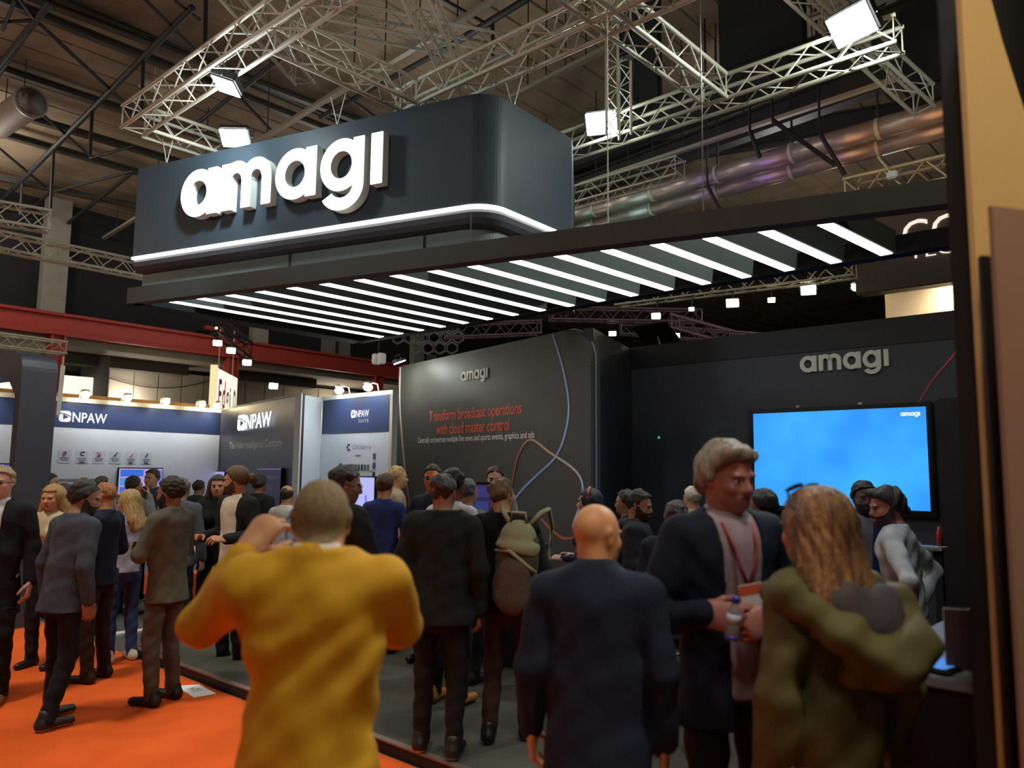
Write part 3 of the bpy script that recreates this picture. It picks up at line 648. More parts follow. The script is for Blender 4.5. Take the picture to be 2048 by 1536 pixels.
# ------------------------------------------------------------------ black booth: walls
SW=onz(1262,698,3.6); SW.z=0
ws=empty('booth_wall',SW,AZ_C,'long dark booth wall carrying the big blue screen','wall panel')
MB().bevbox(0,5.95,0,.14,.078,3.62,.008).build('panel',M_navyblk,ws)
MB().box(0,5.95,-.012,0,3.3,3.62).build('fascia',mat('fascia','1d1e22',rough=.5),ws)
M_lett=mat('letter_white','d9dcd0',rough=.5)
letters_amagi(2.57,3.04,.205,M_lett,ws,-.035,0)
def ribbon(name,pts,w,cols,parent,y=-.006,n=10):
    P=[Vector((p[0],0,p[1])) for p in pts]; Q=[]
    for i in range(len(P)-1):
        p0,p1,p2,p3=P[max(i-1,0)],P[i],P[i+1],P[min(i+2,len(P)-1)]
        for k in range(n):
            t=k/n; Q.append(.5*((2*p1)+(p2-p0)*t+(2*p0-5*p1+4*p2-p3)*t*t+(3*p1-p0-3*p2+p3)*t**3))
    Q.append(P[-1]); v=[];f=[]
    for i,q in enumerate(Q):
        t=(Q[min(i+1,len(Q)-1)]-Q[max(i-1,0)]).normalized(); nn=Vector((-t.z,0,t.x))*w/2
        for s_ in (1,-1):
            for yy in (y,y+.004): r=q+nn*s_; v.append((r.x,yy,r.z))
    for i in range(len(Q)-1):
        a=i*4; c=a+4; f+=[(a,c,c+2,a+2),(a+1,a+3,c+3,c+1),(a,a+1,c+1,c),(a+2,c+2,c+3,a+3)]
    key='print_'+name+str(cols); m_=bpy.data.materials.new(key); m_.use_nodes=True; nt=m_.node_tree; bs=nt.nodes['Principled BSDF']; bs.inputs['Roughness'].default_value=.5
    at=nt.nodes.new('ShaderNodeVertexColor'); at.layer_name='print'; nt.links.new(at.outputs[0],bs.inputs['Base Color'])
    o=mesh_obj(name,v,f,m_,parent); ca=o.data.color_attributes.new('print','FLOAT_COLOR','POINT'); cc=[srgb(c) for c in cols]
    for i in range(len(v)):
        t=(i//4)/(len(Q)-1)*(len(cc)-1); j=min(int(t),len(cc)-2); t-=j; ca.data[i].color=tuple(cc[j][q]*(1-t)+cc[j+1][q]*t for q in range(3))+(1,)
    return o
ribbon('graphic_line',[(4.55,3.42),(4.3,3.09),(4.09,2.84),(3.93,2.58),(3.7,2.2)],.022,['d2604a','a8473a','6f4a58'],ws)
MB().lathe([(.02,-.012),(.02,0)],10,(.47,0,2.26),'y').build('indicator_light',mat('ind_green',(.05,.3,.25),emit=(.1,.7,.6),es=.4),ws)
# big screen, top-level thing on that wall
tv=empty('display_screen',SW+EC*1.90+Vector((0,0,1.30)),AZ_C,'large wall screen glowing plain light blue with small white lettering','screen')
bs=MB(); bs.bevbox(-.02,2.19,-.10,-.0,-.02,1.29,.012); bs.build('bezel',mat('bezel','0d0e12',rough=.3),tv)
msc=bpy.data.materials.new('blue_picture'); msc.use_nodes=True; nt=msc.node_tree; bb=nt.nodes['Principled BSDF']; bb.inputs['Base Color'].default_value=(.01,.02,.05,1); bb.inputs['Roughness'].default_value=.25
tc=nt.nodes.new('ShaderNodeTexCoord'); ns=nt.nodes.new('ShaderNodeTexNoise'); ns.inputs['Scale'].default_value=1.1; nt.links.new(tc.outputs['Object'],ns.inputs['Vector'])
rp=nt.nodes.new('ShaderNodeValToRGB'); rp.color_ramp.elements[0].color=(.028,.30,1,1); rp.color_ramp.elements[1].color=(.055,.50,1,1); rp.color_ramp.elements[0].position=.35; rp.color_ramp.elements[1].position=.7
nt.links.new(ns.outputs['Fac'],rp.inputs[0]); nt.links.new(rp.outputs[0],bb.inputs['Emission Color']); bb.inputs['Emission Strength'].default_value=1.0
MB().box(.06,2.13,-.105,-.098,.055,1.235).build('picture',msc,tv)
letters_amagi(1.86,1.135,.04,mat('screen_white',(1,1,1),emit=(1,1,1),es=1.),tv,-.109,-.104,names='picture_letter')
for x_ in (.62,1.38): MB().bevbox(x_,x_+.05,-.09,-.04,1.29,1.32,.008).build('camera_bump',M_alu,tv)
# front wall with slogan
TW=onz(800,735,3.6); TW.z=0
wt=empty('booth_wall',TW,AZ_D,'dark slogan wall with rounded top corner and thin coloured lines','wall panel')
poly=[(-.05,.078),(5.2,.078)]+[(4.72+.48*math.cos(q*math.pi/24),3.14+.48*math.sin(q*math.pi/24)) for q in range(13)]+[(-.05,3.62)]
M_slog=mat('slogan_wall','3e3e39',rough=.5,noise=.06,nscale=2)
MB().prism(poly,0,.16).build('panel',M_slog,wt)
arc=[(4.72+.49*math.cos(q*math.pi/32),3.14+.49*math.sin(q*math.pi/32)) for q in range(17)]
b=MB(); b.tube([(x,.08,z) for x,z in [(5.215,.09),(5.21,2.4)]+arc+[(4.3,3.63)]],.012,6,False); b.build('edge_trim',mat('trim_grey','7d7d76',rough=.4),wt,True)
letters_amagi(2.12,3.16,.145,M_lett,wt,-.02,0)
M_or=mat('print_orange','e2573c',rough=.5)
text('lettering','Transform broadcast operations',M_or,1.11,2.51,2.62,.235,parent=wt,bold=.014)
text('lettering','with cloud master control',M_or,1.36,2.34,2.08,.18,parent=wt,bold=.014)
text('lettering','Centrally orchestrate multiple live news and sports events, graphics and ads',M_white,.74,2.185,3.29,.125,parent=wt,bold=.006)
ribbon('graphic_line',[(4.43,3.6),(4.64,3.13),(4.77,2.62),(4.69,2.23),(4.49,1.94),(4.11,1.71),(3.71,1.46),(3.3,1.1)],.036,['8fa0b8','9db4e0','7f98d2','8ba0c8'],wt)
ribbon('graphic_line',[(3.45,1.2),(3.56,1.70),(3.70,2.02),(3.96,2.19),(4.38,2.01),(4.86,1.80),(5.04,1.62),(5.02,1.40),(4.85,1.05)],.032,['7c4038','b0584a','c9a890','b9bed6','7f92c4'],wt,y=-.010)
ribbon('graphic_line',[(.02,3.6),(.03,3.0),(.16,2.3),(.32,1.7),(.52,1.1)],.05,['e8e2d8','d8c9c0','b98a86','8a5a58'],wt)
ribbon('graphic_line',[(4.2,1.12),(4.45,.98),(4.7,.9),(5.0,.96),(5.15,1.05)],.035,['a85c50','b0563f'],wt)
wr=empty('booth_wall',TW+uvec(AZ_D)*5.2,40,'short dark return wall joining the slogan wall and the screen wall','wall panel')
dv=SW-(TW+uvec(AZ_D)*5.2); wr.rotation_euler=(0,0,math.atan2(dv.y,dv.x)); MB().bevbox(.1,dv.length+.02,0,.14,.078,3.6,.006).build('panel',M_booth,wr)
# end wall on the right, seen edge-on
EW=Vector((1.345,2.36,0))
we=empty('booth_wall',EW,AZ_B,'tall black end wall at the right, seen on its narrow edge','wall panel')
MB().bevbox(0,7.1,-.095,0,.0,3.9,.006).build('panel',mat('end_wall','1b1b1d',rough=.6,noise=.1),we)
# ------------------------------------------------------------------ slatted canopy
CA=[Vector((p.x,p.y)) for p in (onz(342,604,3.6),onz(1647,448.5,3.6))]; CB=[Vector((p.x,p.y)) for p in (onz(763,675,3.6),onz(1773,510,3.6))]
canopy=empty('canopy',(CA[0].x,CA[0].y,3.6),0,'dark hanging slatted canopy with white light strips','canopy'); canopy.rotation_euler=(0,0,0)
M_can=mat('canopy_grey','545c59',rough=.8,noise=.05,nscale=3,spec=.1)
M_cand=mat('canopy_dark','262b2c',rough=.8,spec=.1)
o2=Vector((CA[0].x,CA[0].y))
def beam(name,p,q,w_,z0,z1,mtl):
    d=(q-p).normalized(); n=Vector((-d.y,d.x))*w_/2; b=MB(); b.prism_z([tuple(v) for v in (p-n-o2,q-n-o2,q+n-o2,p+n-o2)],z0,z1); return b.build(name,mtl,canopy)
ua=(CA[1]-CA[0]).normalized(); uc=(CB[1]-CB[0]).normalized(); ub=(CB[0]-CA[0]).normalized()
fA=CA[0]-ua*.55-Vector((-ua.y,ua.x))*.07; fB=CA[1]+ua*1.75-Vector((-ua.y,ua.x))*.07
beam('front_beam',fA,fB,.14,.0,.18,M_can)
bA=CB[0]-uc*.62+Vector((-uc.y,uc.x))*.09; bB=CB[1]+uc*1.45+Vector((-uc.y,uc.x))*.09
beam('back_beam',bA,bB,.14,-.0,.16,M_cand)
beam('end_beam',fA,bA,.30,.0,.18,M_cand)
beam('end_beam',fB,bB,.14,.0,.18,M_cand)
beam('end_fin',CA[1]+ua*.40,CB[1]+uc*.40,.06,.03,.2,M_can) if 0 else None
for i in range(17):
    t=i/16; p=CA[0].lerp(CA[1],t); q=CB[0].lerp(CB[1],t); d=(q-p).normalized()
    sl=beam('slat',p-d*.05,q+d*.06,.13,.012,.21,M_can)
    n=Vector((-d.y,d.x))*.048; b=MB(); b.prism_z([tuple(v-o2) for v in (p-n,q-n,q+n,p+n)],.002,.011); s_=b.build('light_strip',M_led,sl)
# ------------------------------------------------------------------ big suspended sign
SG=onz(265,518,4.3); S2=Vector((SG.x,SG.y)); uA=Vector((math.sin(115.7*D2R),math.cos(115.7*D2R))); nA=Vector((-uA.y,uA.x)); uS=Vector((math.sin(38.5*D2R),math.cos(38.5*D2R))); nS=Vector((-uS.y,uS.x))
def sign_path(ins,r=.33,L=4.93,W=1.42):
    # front edge, rounded corner, side edge; inset ins
    c=S2+uA*L; f0=S2+nA*ins+uA*ins*.4; dirS=uS; 
    # corner of the inset lines
    a=f0; bpt=c+nS*ins; 
    den=uA.x*dirS.y-uA.y*dirS.x; t=((bpt-a).x*dirS.y-(bpt-a).y*dirS.x)/den; k=a+uA*t
    th=math.acos(max(-1,min(1,uA.dot(dirS)))); tl=r*math.tan(th/2); cen=k-uA*tl+nA*r; pts=[a]
    a0=math.atan2(-nA.y,-nA.x)
    for i in range(13): q=a0+th*i/12; pts.append(cen+Vector((math.cos(q),math.sin(q)))*r)
    e=c+dirS*W+nS*ins; pts.append(e-dirS*ins*.3); pts.append(S2+uA*3.9+uS*3.2); pts.append(S2+uS*2.9+uA*.35); return pts
sign=empty('hanging_sign',(SG.x,SG.y,4.3),0,'huge dark suspended box sign with glowing white letters','sign'); sign.rotation_euler=(0,0,0)
def loft(name,prof,mtl,cap=True,smooth=False):
    b=MB(); n=None
    for ins,z in prof:
        pts=sign_path(ins); n=len(pts); b.v+=[(p.x-S2.x,p.y-S2.y,z-4.3) for p in pts]
    for i in range(len(prof)-1):
        for k in range(n): k2=(k+1)%n; b.f.append((i*n+k,i*n+k2,(i+1)*n+k2,(i+1)*n+k))
    if cap: b.f.append(tuple(range(n))); b.f.append(tuple((len(prof)-1)*n+k for k in reversed(range(n))))
    return b.build(name,mtl,sign,smooth)
M_sign=mat('sign_skin','303b43',rough=.5,noise=.04,nscale=1.5,spec=.22)
loft('box_panel',[(0,4.325),(0,5.45)],M_sign)
loft('light_line',[(-.012,4.288),(-.012,4.322)],mat('sign_led',(1,.97,.9),emit=(1,.96,.9),es=4))
loft('ledge',[(.015,4.286),(.0,4.25),(.015,4.20),(.05,4.155),(.10,4.13)],mat('ledge_grey','50545c',rough=.45),True)
loft('lower_panel',[(.12,4.135),(.12,3.84)],mat('lower_skin','5c6662',rough=.55))
for t in (2.35,4.1):
    p=sign_path(.112)[0]+uA*t-S2; b=MB(); b.box(p.x-.012,p.x+.012,p.y-.004,p.y+.004,-.48,-.17); b.build('joint',M_black,sign)
M_letface=mat('letter_face',(.95,.97,.97),emit=(.96,1,1),es=1.35); M_letside=mat('letter_side','cfd6d0',rough=.5)
lg=empty('lettering_rail',(0,0,0)); lg.parent=sign; lg.rotation_euler=(0,0,math.atan2(uA.y,uA.x)); lg.name='lettering'
letters_amagi(.90,.355,.55,M_letside,lg,-.11,0)
# glowing faces: same outlines, thin, in front of the grey returns
for ch in list(lg.children):
    me=ch.data; me.materials.append(M_letface)
    for p in me.polygons:
        if p.normal.y<-.7: p.material_index=1
# ------------------------------------------------------------------ lighting trusses
_cyl=None
def unit_cyl():
    global _cyl
    if _cyl is None:
        o=MB().tube([(0,0,0),(0,0,1)],1,7).build('tmp',M_alu,None,True); _cyl=o.data; bpy.data.objects.remove(o)
    return _cyl
def rod(name,p,q,r,parent,me=None):
    o=bpy.data.objects.new(name,me or unit_cyl()); COL.objects.link(o); o.parent=parent; p=Vector(p); q=Vector(q); d=q-p
    o.matrix_local=Matrix.Translation(p)@d.to_track_quat('Z','Y').to_matrix().to_4x4()@Matrix.Diagonal((r,r,d.length,1)); return o
_cylm={}
def cyl_mat(m_):
    if m_.name not in _cylm:
        c=unit_cyl().copy(); c.materials.clear(); c.materials.append(m_); _cylm[m_.name]=c
    return _cylm[m_.name]
def truss(p,q,label,wd=.27,hg=.27,rc=.024,rb=.009,detail=True,mtl=None,group='aluminium lighting trusses',name='lighting_truss',pitch=1.):
    p=Vector(p);q=Vector(q); d=q-p; L=d.length; m_=mtl or M_alu; az=math.degrees(math.atan2(d.x,d.y))
    t=empty(name,p,az,label,'truss',group); me=cyl_mat(m_); slope=d.z
    c=[(-wd/2,0),(wd/2,0),(wd/2,hg),(-wd/2,hg)]; Lh=math.hypot(d.x,d.y); zz=lambda x:slope*x/Lh
    for y,z in c: rod('chord',(0,y,z),(Lh,y,z+slope),rc,t,me)
    n=max(2,int(round(L/(hg*pitch)))); st=Lh/n; segs=[]
    for i in range(4):
        (y0,z0),(y1,z1)=c[i],c[(i+1)%4]
        for k in range(n):
            a,b_=((y0,z0),(y1,z1)) if k%2==0 else ((y1,z1),(y0,z0))
            segs.append(((k*st,a[0],a[1]+zz(k*st)),((k+1)*st,b_[0],b_[1]+zz((k+1)*st))))
        for x in (0.02,Lh-.02): segs.append(((x,y0,z0+zz(x)),(x,y1,z1+zz(x))))
    if detail:
        for a,b_ in segs: rod('brace',a,b_,rb,t,me)
    else:
        b=MB()
        for a,b_ in segs: b.tube([a,b_],rb,5,False)
        tag(b.build('lacing',m_,t),kind='stuff')
    return t
zt=5.8
truss(cb(-9.55,3.68,zt),cb(-3.6,3.68,zt),'long truss climbing from the left sign corner to the top edge')
truss(cb(-9.47,3.82,zt),cb(-9.47,7.2,zt),'truss running back from the left end of the sign')
truss(cb(-6.5,3.82,zt),cb(-6.5,5.45,zt),'short cross truss above the middle of the sign')
truss(cb(-6.75,5.58,zt),cb(-1.2,5.58,zt),'truss rising right from the sign corner towards the top edge')
truss(cb(-3.85,4.6,zt),cb(-3.85,7.56,zt),'cross truss meeting the bright floodlit truss at right')
truss(cb(-6.6,7.7,zt),cb(-2.0,7.7,zt),'bright floodlit truss right of the sign')
truss(aty(1560,-40,7.6),onz(1850,222,5.8),'truss crossing behind the top right floodlight',.25,.25)
truss(onz(640,48,7.3),onz(1020,122,7.3),'far truss passing level behind the sign top',.28,.28)
truss(onz(815,-30,6.9),onz(915,175,6.9),'steep pinkish truss coming down to the sign corner',.27,.27,mtl=mat('alu_pink','b0a092',rough=.5,metal=.1))
truss(onz(445,-25,7),onz(610,168,7),'steep short truss hanging at the top left of the sign',.27,.27,mtl=mat('alu_pink2','aaa598',rough=.5,metal=.1))
truss(onz(-60,436,5.5),onz(100,462,5.5),'upper of the two thin trusses at the left edge',.3,.3,.024,.010,False)
truss(onz(-60,488,5.5),onz(372,572,5.5),'lower of the two thin trusses at the left edge',.3,.3,.026,.010)
truss(onz(-60,686,4.2),onz(128,708,4.2),'short truss above the white fascia at the left edge',.3,.25,.026,.010)
M_aluw=mat('alu_warm','d8c49a',rough=.4,metal=.4)
truss(aty(1702,405,9.3),aty(1960,352,8.1),'warm lit truss end behind the canopy at right',.3,.26,.026,.011,True,M_aluw)
truss(onz(1236,612,5.),onz(1712,553,5.),'truss with warm spotlights above the screen wall',.3,.3,.022,.010)
M_pur=mat('alu_purple','8c7484',rough=.45,metal=.4)
truss(aty(1100,640,19),aty(1400,645,19.6),'purplish far truss under the canopy edge',.34,.30,.03,.012,False,M_pur)
truss(aty(890,676,18),aty(1080,668,18.5),'dim far truss left of the slogan wall top',.34,.30,.03,.012,False,M_pur)
truss(aty(1240,668,22),aty(1520,690,22),'far truss right above the screen wall corner',.34,.30,.03,.012,False,M_pur)
truss(aty(1350,655,16),aty(1470,690,15),'small slanting truss behind the screen wall top',.3,.26,.03,.012,False,M_pur)
truss(onz(1000,452,6.6),onz(1362,352,6.6),'far truss running beside the silver ducts',.3,.3,.022,.009,False)
# vertical tower with motor
tw=truss(Vector((0,0,0)),Vector((0,1,0)),'x',.2,.2,detail=False); 
for c in list(tw.children): bpy.data.objects.remove(c)
pm=onz(1237,180,6.2); tw.location=pm; tw.rotation_euler=(0,0,.6); tag(tw,'vertical truss tower hanging beside the black hoist motor','truss'); tw['group']='aluminium lighting trusses'
for x in (-.1,.1):
    for y in (-.1,.1): rod('chord',(x,y,-.55),(x,y,2.2),.016,tw)
for k in range(18):
    z=-.5+k*.15; s_=1 if k%2 else -1
    for y in (-.1,.1): rod('brace',(-.1*s_,y,z),(.1*s_,y,z+.15),.007,tw)
    for x in (-.1,.1): rod('brace',(x,-.1*s_,z),(x,.1*s_,z+.15),.007,tw)
hm_=empty('hoist_motor',onz(1256,108,6.6),AZ_C,'black hoist motor hanging under the truss crossing','motor')
MB().bevbox(-.10,.10,-.10,.10,-.05,.30,.03).build('housing',M_black,hm_); MB().tube([(0,0,.3),(0,0,3.6)],.012,6).build('chain',M_steel,hm_)
hm2=empty('hoist_motor',onz(1268,205,6.2),AZ_C,'small black hoist motor beside the bright floodlight','motor'); MB().bevbox(-.05,.05,-.06,.06,0,.26,.02).build('housing',M_black,hm2); MB().tube([(0,0,.2),(0,0,3.8)],.01,6).build('chain',M_steel,hm2)
hm3=empty('hoist_motor',aty(1860,130,9),AZ_C,'black motor block behind the tall end wall at the top right','motor'); MB().bevbox(-.28,.28,-.2,.2,-.35,.75,.04).build('housing',M_black,hm3); MB().tube([(0,0,.7),(0,0,3)],.02,6).build('chain',M_steel,hm3)
# suspension cables of the sign (V shaped) and of the canopy
for (px,py),lab in zip(((312,328),(683,247),(1064,216)),('left','middle','right')):
    best=None; q=Vector((px,py))
    tt=(px-267)/(960-267); u_=.02+4.75*tt if px<1000 else None
    base=S2+uA*(.35 if lab=='left' else 2.98)+nA*.12 if lab!='right' else S2+uA*4.93+uS*.55+nS*.15
    v=empty('sling_cable',(base.x,base.y,5.45),90-math.degrees(math.atan2(uA.y,uA.x)),'steel V sling holding the sign, '+lab+' one','cable','sign slings')
    MB().tube([(-.10,0,.40),(0,0,.06)],.006,6).build('cable',M_alu,v); MB().tube([(.10,0,.40),(0,0,.06)],.006,6).build('cable',M_alu,v)
    b=MB(); b.tube([(.02*math.cos(k*math.pi/6),0,.03+.03*math.sin(k*math.pi/6)) for k in range(13)],.006,6,False); b.build('shackle',M_alu,v)
for px,y0,y1,Y,lab,c in ((1216,130,465,None,'white wire holding the canopy beside the tower','c9cbc0'),(1407,195,438,None,'dark wire holding the canopy front at right','55534c'),(941,455,500,None,'thin dark wire under the sign corner','222222')):
    p=onz(px,y1,3.78); wv=empty('hanging_wire',p,0,lab,'wire'); MB().tube([(0,0,0),(0,0,2.1 if y1-y0>100 else .35)],.005 if c!='222222' else .006,6).build('wire',mat('wire_'+c,c,rough=.4),wv)
# ------------------------------------------------------------------ floodlights on the trusses
def flood(pos,target,label,size=.3,energy=120,col=(.93,1,.96),spot=95,mtl=None,group='floodlights on the trusses',lens=True,blend=.8):
    pos=Vector(pos); d=(Vector(target)-pos).normalized()
    f=bpy.data.objects.new('floodlight',None); COL.objects.link(f); f.location=pos; f.rotation_euler=(d+(CAM-pos).normalized()*.75).to_track_quat('-Z','Y').to_euler(); tag(f,label,'floodlight',group)
    s=size; MB().bevbox(-s/2,s/2,-s*.36,s*.36,.0,s*.28,s*.05).build('housing',M_black,f)
    MB().bevbox(-s*.46,s*.46,-s*.32,s*.32,-.012,-.002,.004).build('lens',mtl or M_lamp,f)
    b=MB(); b.tube([(-s*.55,0,.02),(-s*.55,0,s*.5),(s*.55,0,s*.5),(s*.55,0,.02)],.008,6); b.build('bracket',M_steel,f)
    if energy>=30: lamp('flood_spill','POINT',pos+(CAM-pos).normalized()*.12+Vector((0,0,-.1)),energy*.10+8,col,.1)
    if energy: lamp('flood_beam','SPOT',pos+d*.04,energy,col,.12,pos+d,spot,blend)
    return f
sc_mid=S2+uA*1.4; sface=Vector((sc_mid.x,sc_mid.y,4.8))
flood(onz(452,172,5.72),sface+Vector((-.3,-.2,.1)),'floodlight on the rising truss above the sign letters',.36,420,(.82,.95,1),110)
flood(onz(470,276,5.75),Vector((-3.6,8.9,4.9)),'floodlight just above the sign top edge',.36,60)
flood(onz(1203,246,5.95),Vector((.45,7.9,4.9)),'floodlight right of the sign box',.40,90)
flood(onz(1703,50,6.05),Vector((1.2,7.,4.2)),'large floodlight at the top right',.46,420)
flood(aty(799,724,13.2),TW+uvec(AZ_D)*.35+Vector((0,0,3.2)),'floodlight at the top left corner of the slogan wall',.24,30,mtl=M_lamp)
# ------------------------------------------------------------------ roof steelwork
def roof_truss(label,pts_top,pts_bot,webs,r=.085,rb=.06):
    p0=Vector(pts_top[0]); t=empty('roof_truss',p0,None,label,'truss','dark steel roof trusses')
    L=lambda q:Vector(q)-p0; me=cyl_mat(M_steel)
    rod('chord',L(pts_top[0]),L(pts_top[1]),r,t,me); rod('chord',L(pts_bot[0]),L(pts_bot[1]),r,t,me)
    for a,b_ in webs: rod('brace',L(a),L(b_),rb,t,me)
    return t
def rafter(px0,px1,zt_,zb,n,lab,ext=1.2):
    # top chord through two photo points at zt_, bottom chord zt_-dz under it
    a=onz(*px0,zt_); b=onz(*px1,zt_); d=(b-a).normalized(); a-=d*ext; b+=d*3
    L=(b-a).length; dn=Vector((0,0,zb-zt_)); webs=[]
    for k in range(n+1):
        p=a+d*(L*k/n); webs.append((p,p+dn))
        if k<n: q=a+d*(L*(k+1)/n); webs.append((p,q+dn) if k%2 else (p+dn,q))
    return roof_truss(lab,(a,b),(a+dn,b+dn),webs)
def roof_frame(label,bars):
    p0=onroof(*bars[0][0],.55); t=empty('roof_truss',p0,None,label,'truss','dark steel roof trusses'); me=cyl_mat(M_steel)
    for a,b_,r,md in bars:
        p=onroof(*a,.55); q=aty(*b_,p.y) if md=='v' else onroof(*b_,.55)
        rod('chord' if r>.04 else 'brace',p-p0,q-p0,r,t,me)
    return t
roof_frame('roof truss running down left of the long aluminium truss',[((385,15),(-20,425),.055,'h'),((287,118),(283,226),.032,'v'),((185,218),(180,311),.032,'v'),((108,296),(100,440),.03,'v'),((45,362),(40,430),.03,'v'),((79,48),(277,232),.034,'h'),((180,316),(267,292),.03,'h'),((80,225),(182,312),.03,'h'),((100,385),(267,342),.03,'h'),((0,298),(92,375),.03,'h'),((0,470),(100,385),.03,'h')])
roof_frame('roof truss at the far top left corner',[((100,5),(-30,170),.055,'h'),((72,40),(0,45),.03,'h'),((36,-5),(72,40),.03,'h'),((5,60),(30,0),.03,'h'),((72,40),(-10,160),.04,'h')])
roof_frame('roof truss with crossed braces left of the first floodlight',[((283,-8),(404,115),.03,'h'),((412,-10),(410,122),.034,'v'),((375,25),(300,100),.05,'h'),((400,40),(350,2),.025,'h'),((265,345),(125,455),.045,'h'),((125,455),(60,520),.04,'h')])
roof_frame('roof truss seen between the two left floodlights and the sign',[((560,118),(385,255),.045,'h'),((480,195),(548,268),.034,'h'),((600,95),(560,118),.04,'h')])
roof_frame('roof truss crossing behind the steep truss at the top middle',[((1075,-15),(900,92),.06,'h'),((900,92),(640,235),.05,'h'),((985,45),(985,112),.034,'v'),((880,-5),(985,55),.03,'h'),((690,190),(760,240),.03,'h')])
def purlin(px0,px1,z,lab,ext=9,hgt=.13):
    off={9.9:.2,9.6:.34,9.7:.28,9.8:.24}[z]; a=onroof(*px0,off); b=onroof(*px1,off); d=(b-a).normalized(); a-=d*ext; b+=d*ext; az=math.degrees(math.atan2(d.x,d.y))
    t=empty('roof_purlin',a,az,lab,'beam','roof purlins'); L=(b-a).length; m_=MB(); m_.box(0,L,-.07,.07,0,.03); m_.box(0,L,-.07,.07,hgt-.03,hgt); m_.box(0,L,-.015,.015,.03,hgt-.03); m_.build('beam',mat('purlin','45423b',rough=.6,metal=.2),t); return t
purlin((0,143),(267,232),9.9,'steel purlin above the round duct mouth')
purlin((102,7),(420,126),9.9,'steel purlin crossing the top left of the roof')
purlin((79,39),(284,120),9.6,'steel purlin just under the top left one')
purlin((0,222),(307,311),9.6,'steel purlin under the round duct mouth')
purlin((0,272),(260,345),9.7,'steel purlin ending at the sign top left corner')
purlin((0,345),(262,395),9.7,'steel purlin level with the sign letters at left')
purlin((480,165),(690,255),9.8,'steel purlin between the sign and the rising truss')
# light conduits along the roof
M_tray=mat('conduit_pale','a39c8c',rough=.5,metal=.2)
for a,b_,z,lab in (((167,504),(697,174),7.6,'pale conduit passing behind the sign from lower left'),((650,205),(1000,-3),7.9,'pale conduit rising to the top edge behind the steep truss'),((1020,200),(1215,100),7.4,'pale conduit right of the sign top corner'),((1160,372),(1790,162),7.6,'long pale conduit above the silver ducts'),((1440,110),(1700,10),8.2,'thin pale conduit behind the top right floodlight')):
    p=onz(*a,z); q=onz(*b_,z); d=(q-p); t=empty('conduit',p,math.degrees(math.atan2(d.x,d.y)),lab,'conduit','roof conduits'); b=MB(); b.box(0,d.length,-.045,.045,0,.06); b.build('tray',M_tray,t)
    for k in range(1,5): rod('hanger',(d.length*k/5,0,.06),(d.length*k/5,0,2.4),.010,t,cyl_mat(M_steel))
# black roof drapes and girders on the right
for a,b_,z,hh,lab in (((1170,330),(1900,60),8.6,.75,'black roof girder above the bright floodlit truss'),((1165,395),(1900,135),8.0,.5,'black roof girder under the long pale conduit'),((1300,330),(1900,235),9.2,.5,'dark roof girder above the silver ducts')):
    p=onz(*a,z); q=onz(*b_,z); d=q-p; t=empty('roof_girder',p,math.degrees(math.atan2(d.x,d.y)),lab,'beam','black roof girders'); b=MB(); b.box(-3,d.length+3,-.12,.12,0,.04); b.box(-3,d.length+3,-.12,.12,hh-.04,hh); b.box(-3,d.length+3,-.02,.02,.04,hh-.04); b.build('girder',mat('girder_black','2b2c2b',rough=.8),t)
for px,py,w_,hh,lab in ((1522,40,1.3,2.2,'black cloth baffle hanging at the top right'),(1280,150,.8,1.2,'black cloth baffle beside the hoist motor')):
    p=onz(px,py,8.3); t=empty('cloth_baffle',p,AZ_C,lab,'drape'); MB().bevbox(-w_/2,w_/2,-.06,.06,-.6,hh,.03).build('cloth',mat('baffle','222628',rough=.95),t); rod('hanger',(0,0,hh),(0,0,hh+.6),.01,t,cyl_mat(M_steel))
for a,b_,lab in (((1500,262),(1520,315),'pair of dark struts under the floodlit truss'),((1640,268),(1690,350),'dark strut crossing the silver ducts'),((1545,240),(1670,330),'long dark strut across both ducts'),((1415,372),(1440,418),'dark strut in front of the lower duct')):
    p=onz(*a,6.9); q=aty(*b_,p.y); t=empty('roof_brace',p,None,lab,'brace','struts over the ducts'); rod('bar',(0,0,0),q-p,.035,t,cyl_mat(M_steel)); rod('hanger',(0,0,0),(0,0,3.2),.02,t,cyl_mat(M_steel))
# ------------------------------------------------------------------ air ducts
M_duct=mat('silver_duct','b0a49c',rough=.36,metal=.55,noise=.12,nscale=5,bump=.12,bscale=6)
def duct(a,b_,z,r,lab,grp='silver ducts'):
    p=onz(*a,z); q=onz(*b_,z); d=q-p; t=empty('air_duct',p,math.degrees(math.atan2(d.x,d.y)),lab,'duct',grp); L=d.length
    n=int(L/1.4); 
    for k in range(n): 
        b=MB(); b.tube([(L*k/n+.01,0,0),(L*(k+1)/n-.01,0,0)],r,20); b.build('duct_section',M_duct,t,True)
        b=MB(); b.tube([(L*k/n-.03,0,0),(L*k/n+.03,0,0)],r*1.04,20); b.build('flange',M_alu,t,True); rod('hanger',(L*k/n,0,r),(L*k/n,0,3.2),.012,t,cyl_mat(M_steel))
    return t
duct((1000,472),(1960,201),7.2,.17,'upper silver ventilation duct with purple and copper glints')
duct((1000,497),(1960,237),7.1,.17,'lower silver ventilation duct running beside the upper one')
p=onroof(62,204,.95); t=empty('air_duct',p,205,'big round duct with dark open mouth at the upper left','duct')
b=MB(); b.tube([(0,0,0),(-2.6,0,0)],.42,24,False); b.build('duct_body',mat('duct_tan','8f8374',rough=.6,noise=.1),t,True); t.rotation_euler=(0,0,math.radians(90-128)); t.scale=(.6,.6,.6)
b=MB(); b.lathe([(.42,.06),(.46,.03),(.46,-.05),(.33,-.03),(.33,.03),(.40,.06)],26,axis='x'); b.build('rim',mat('duct_rim','8c8a80',rough=.5),t,True)
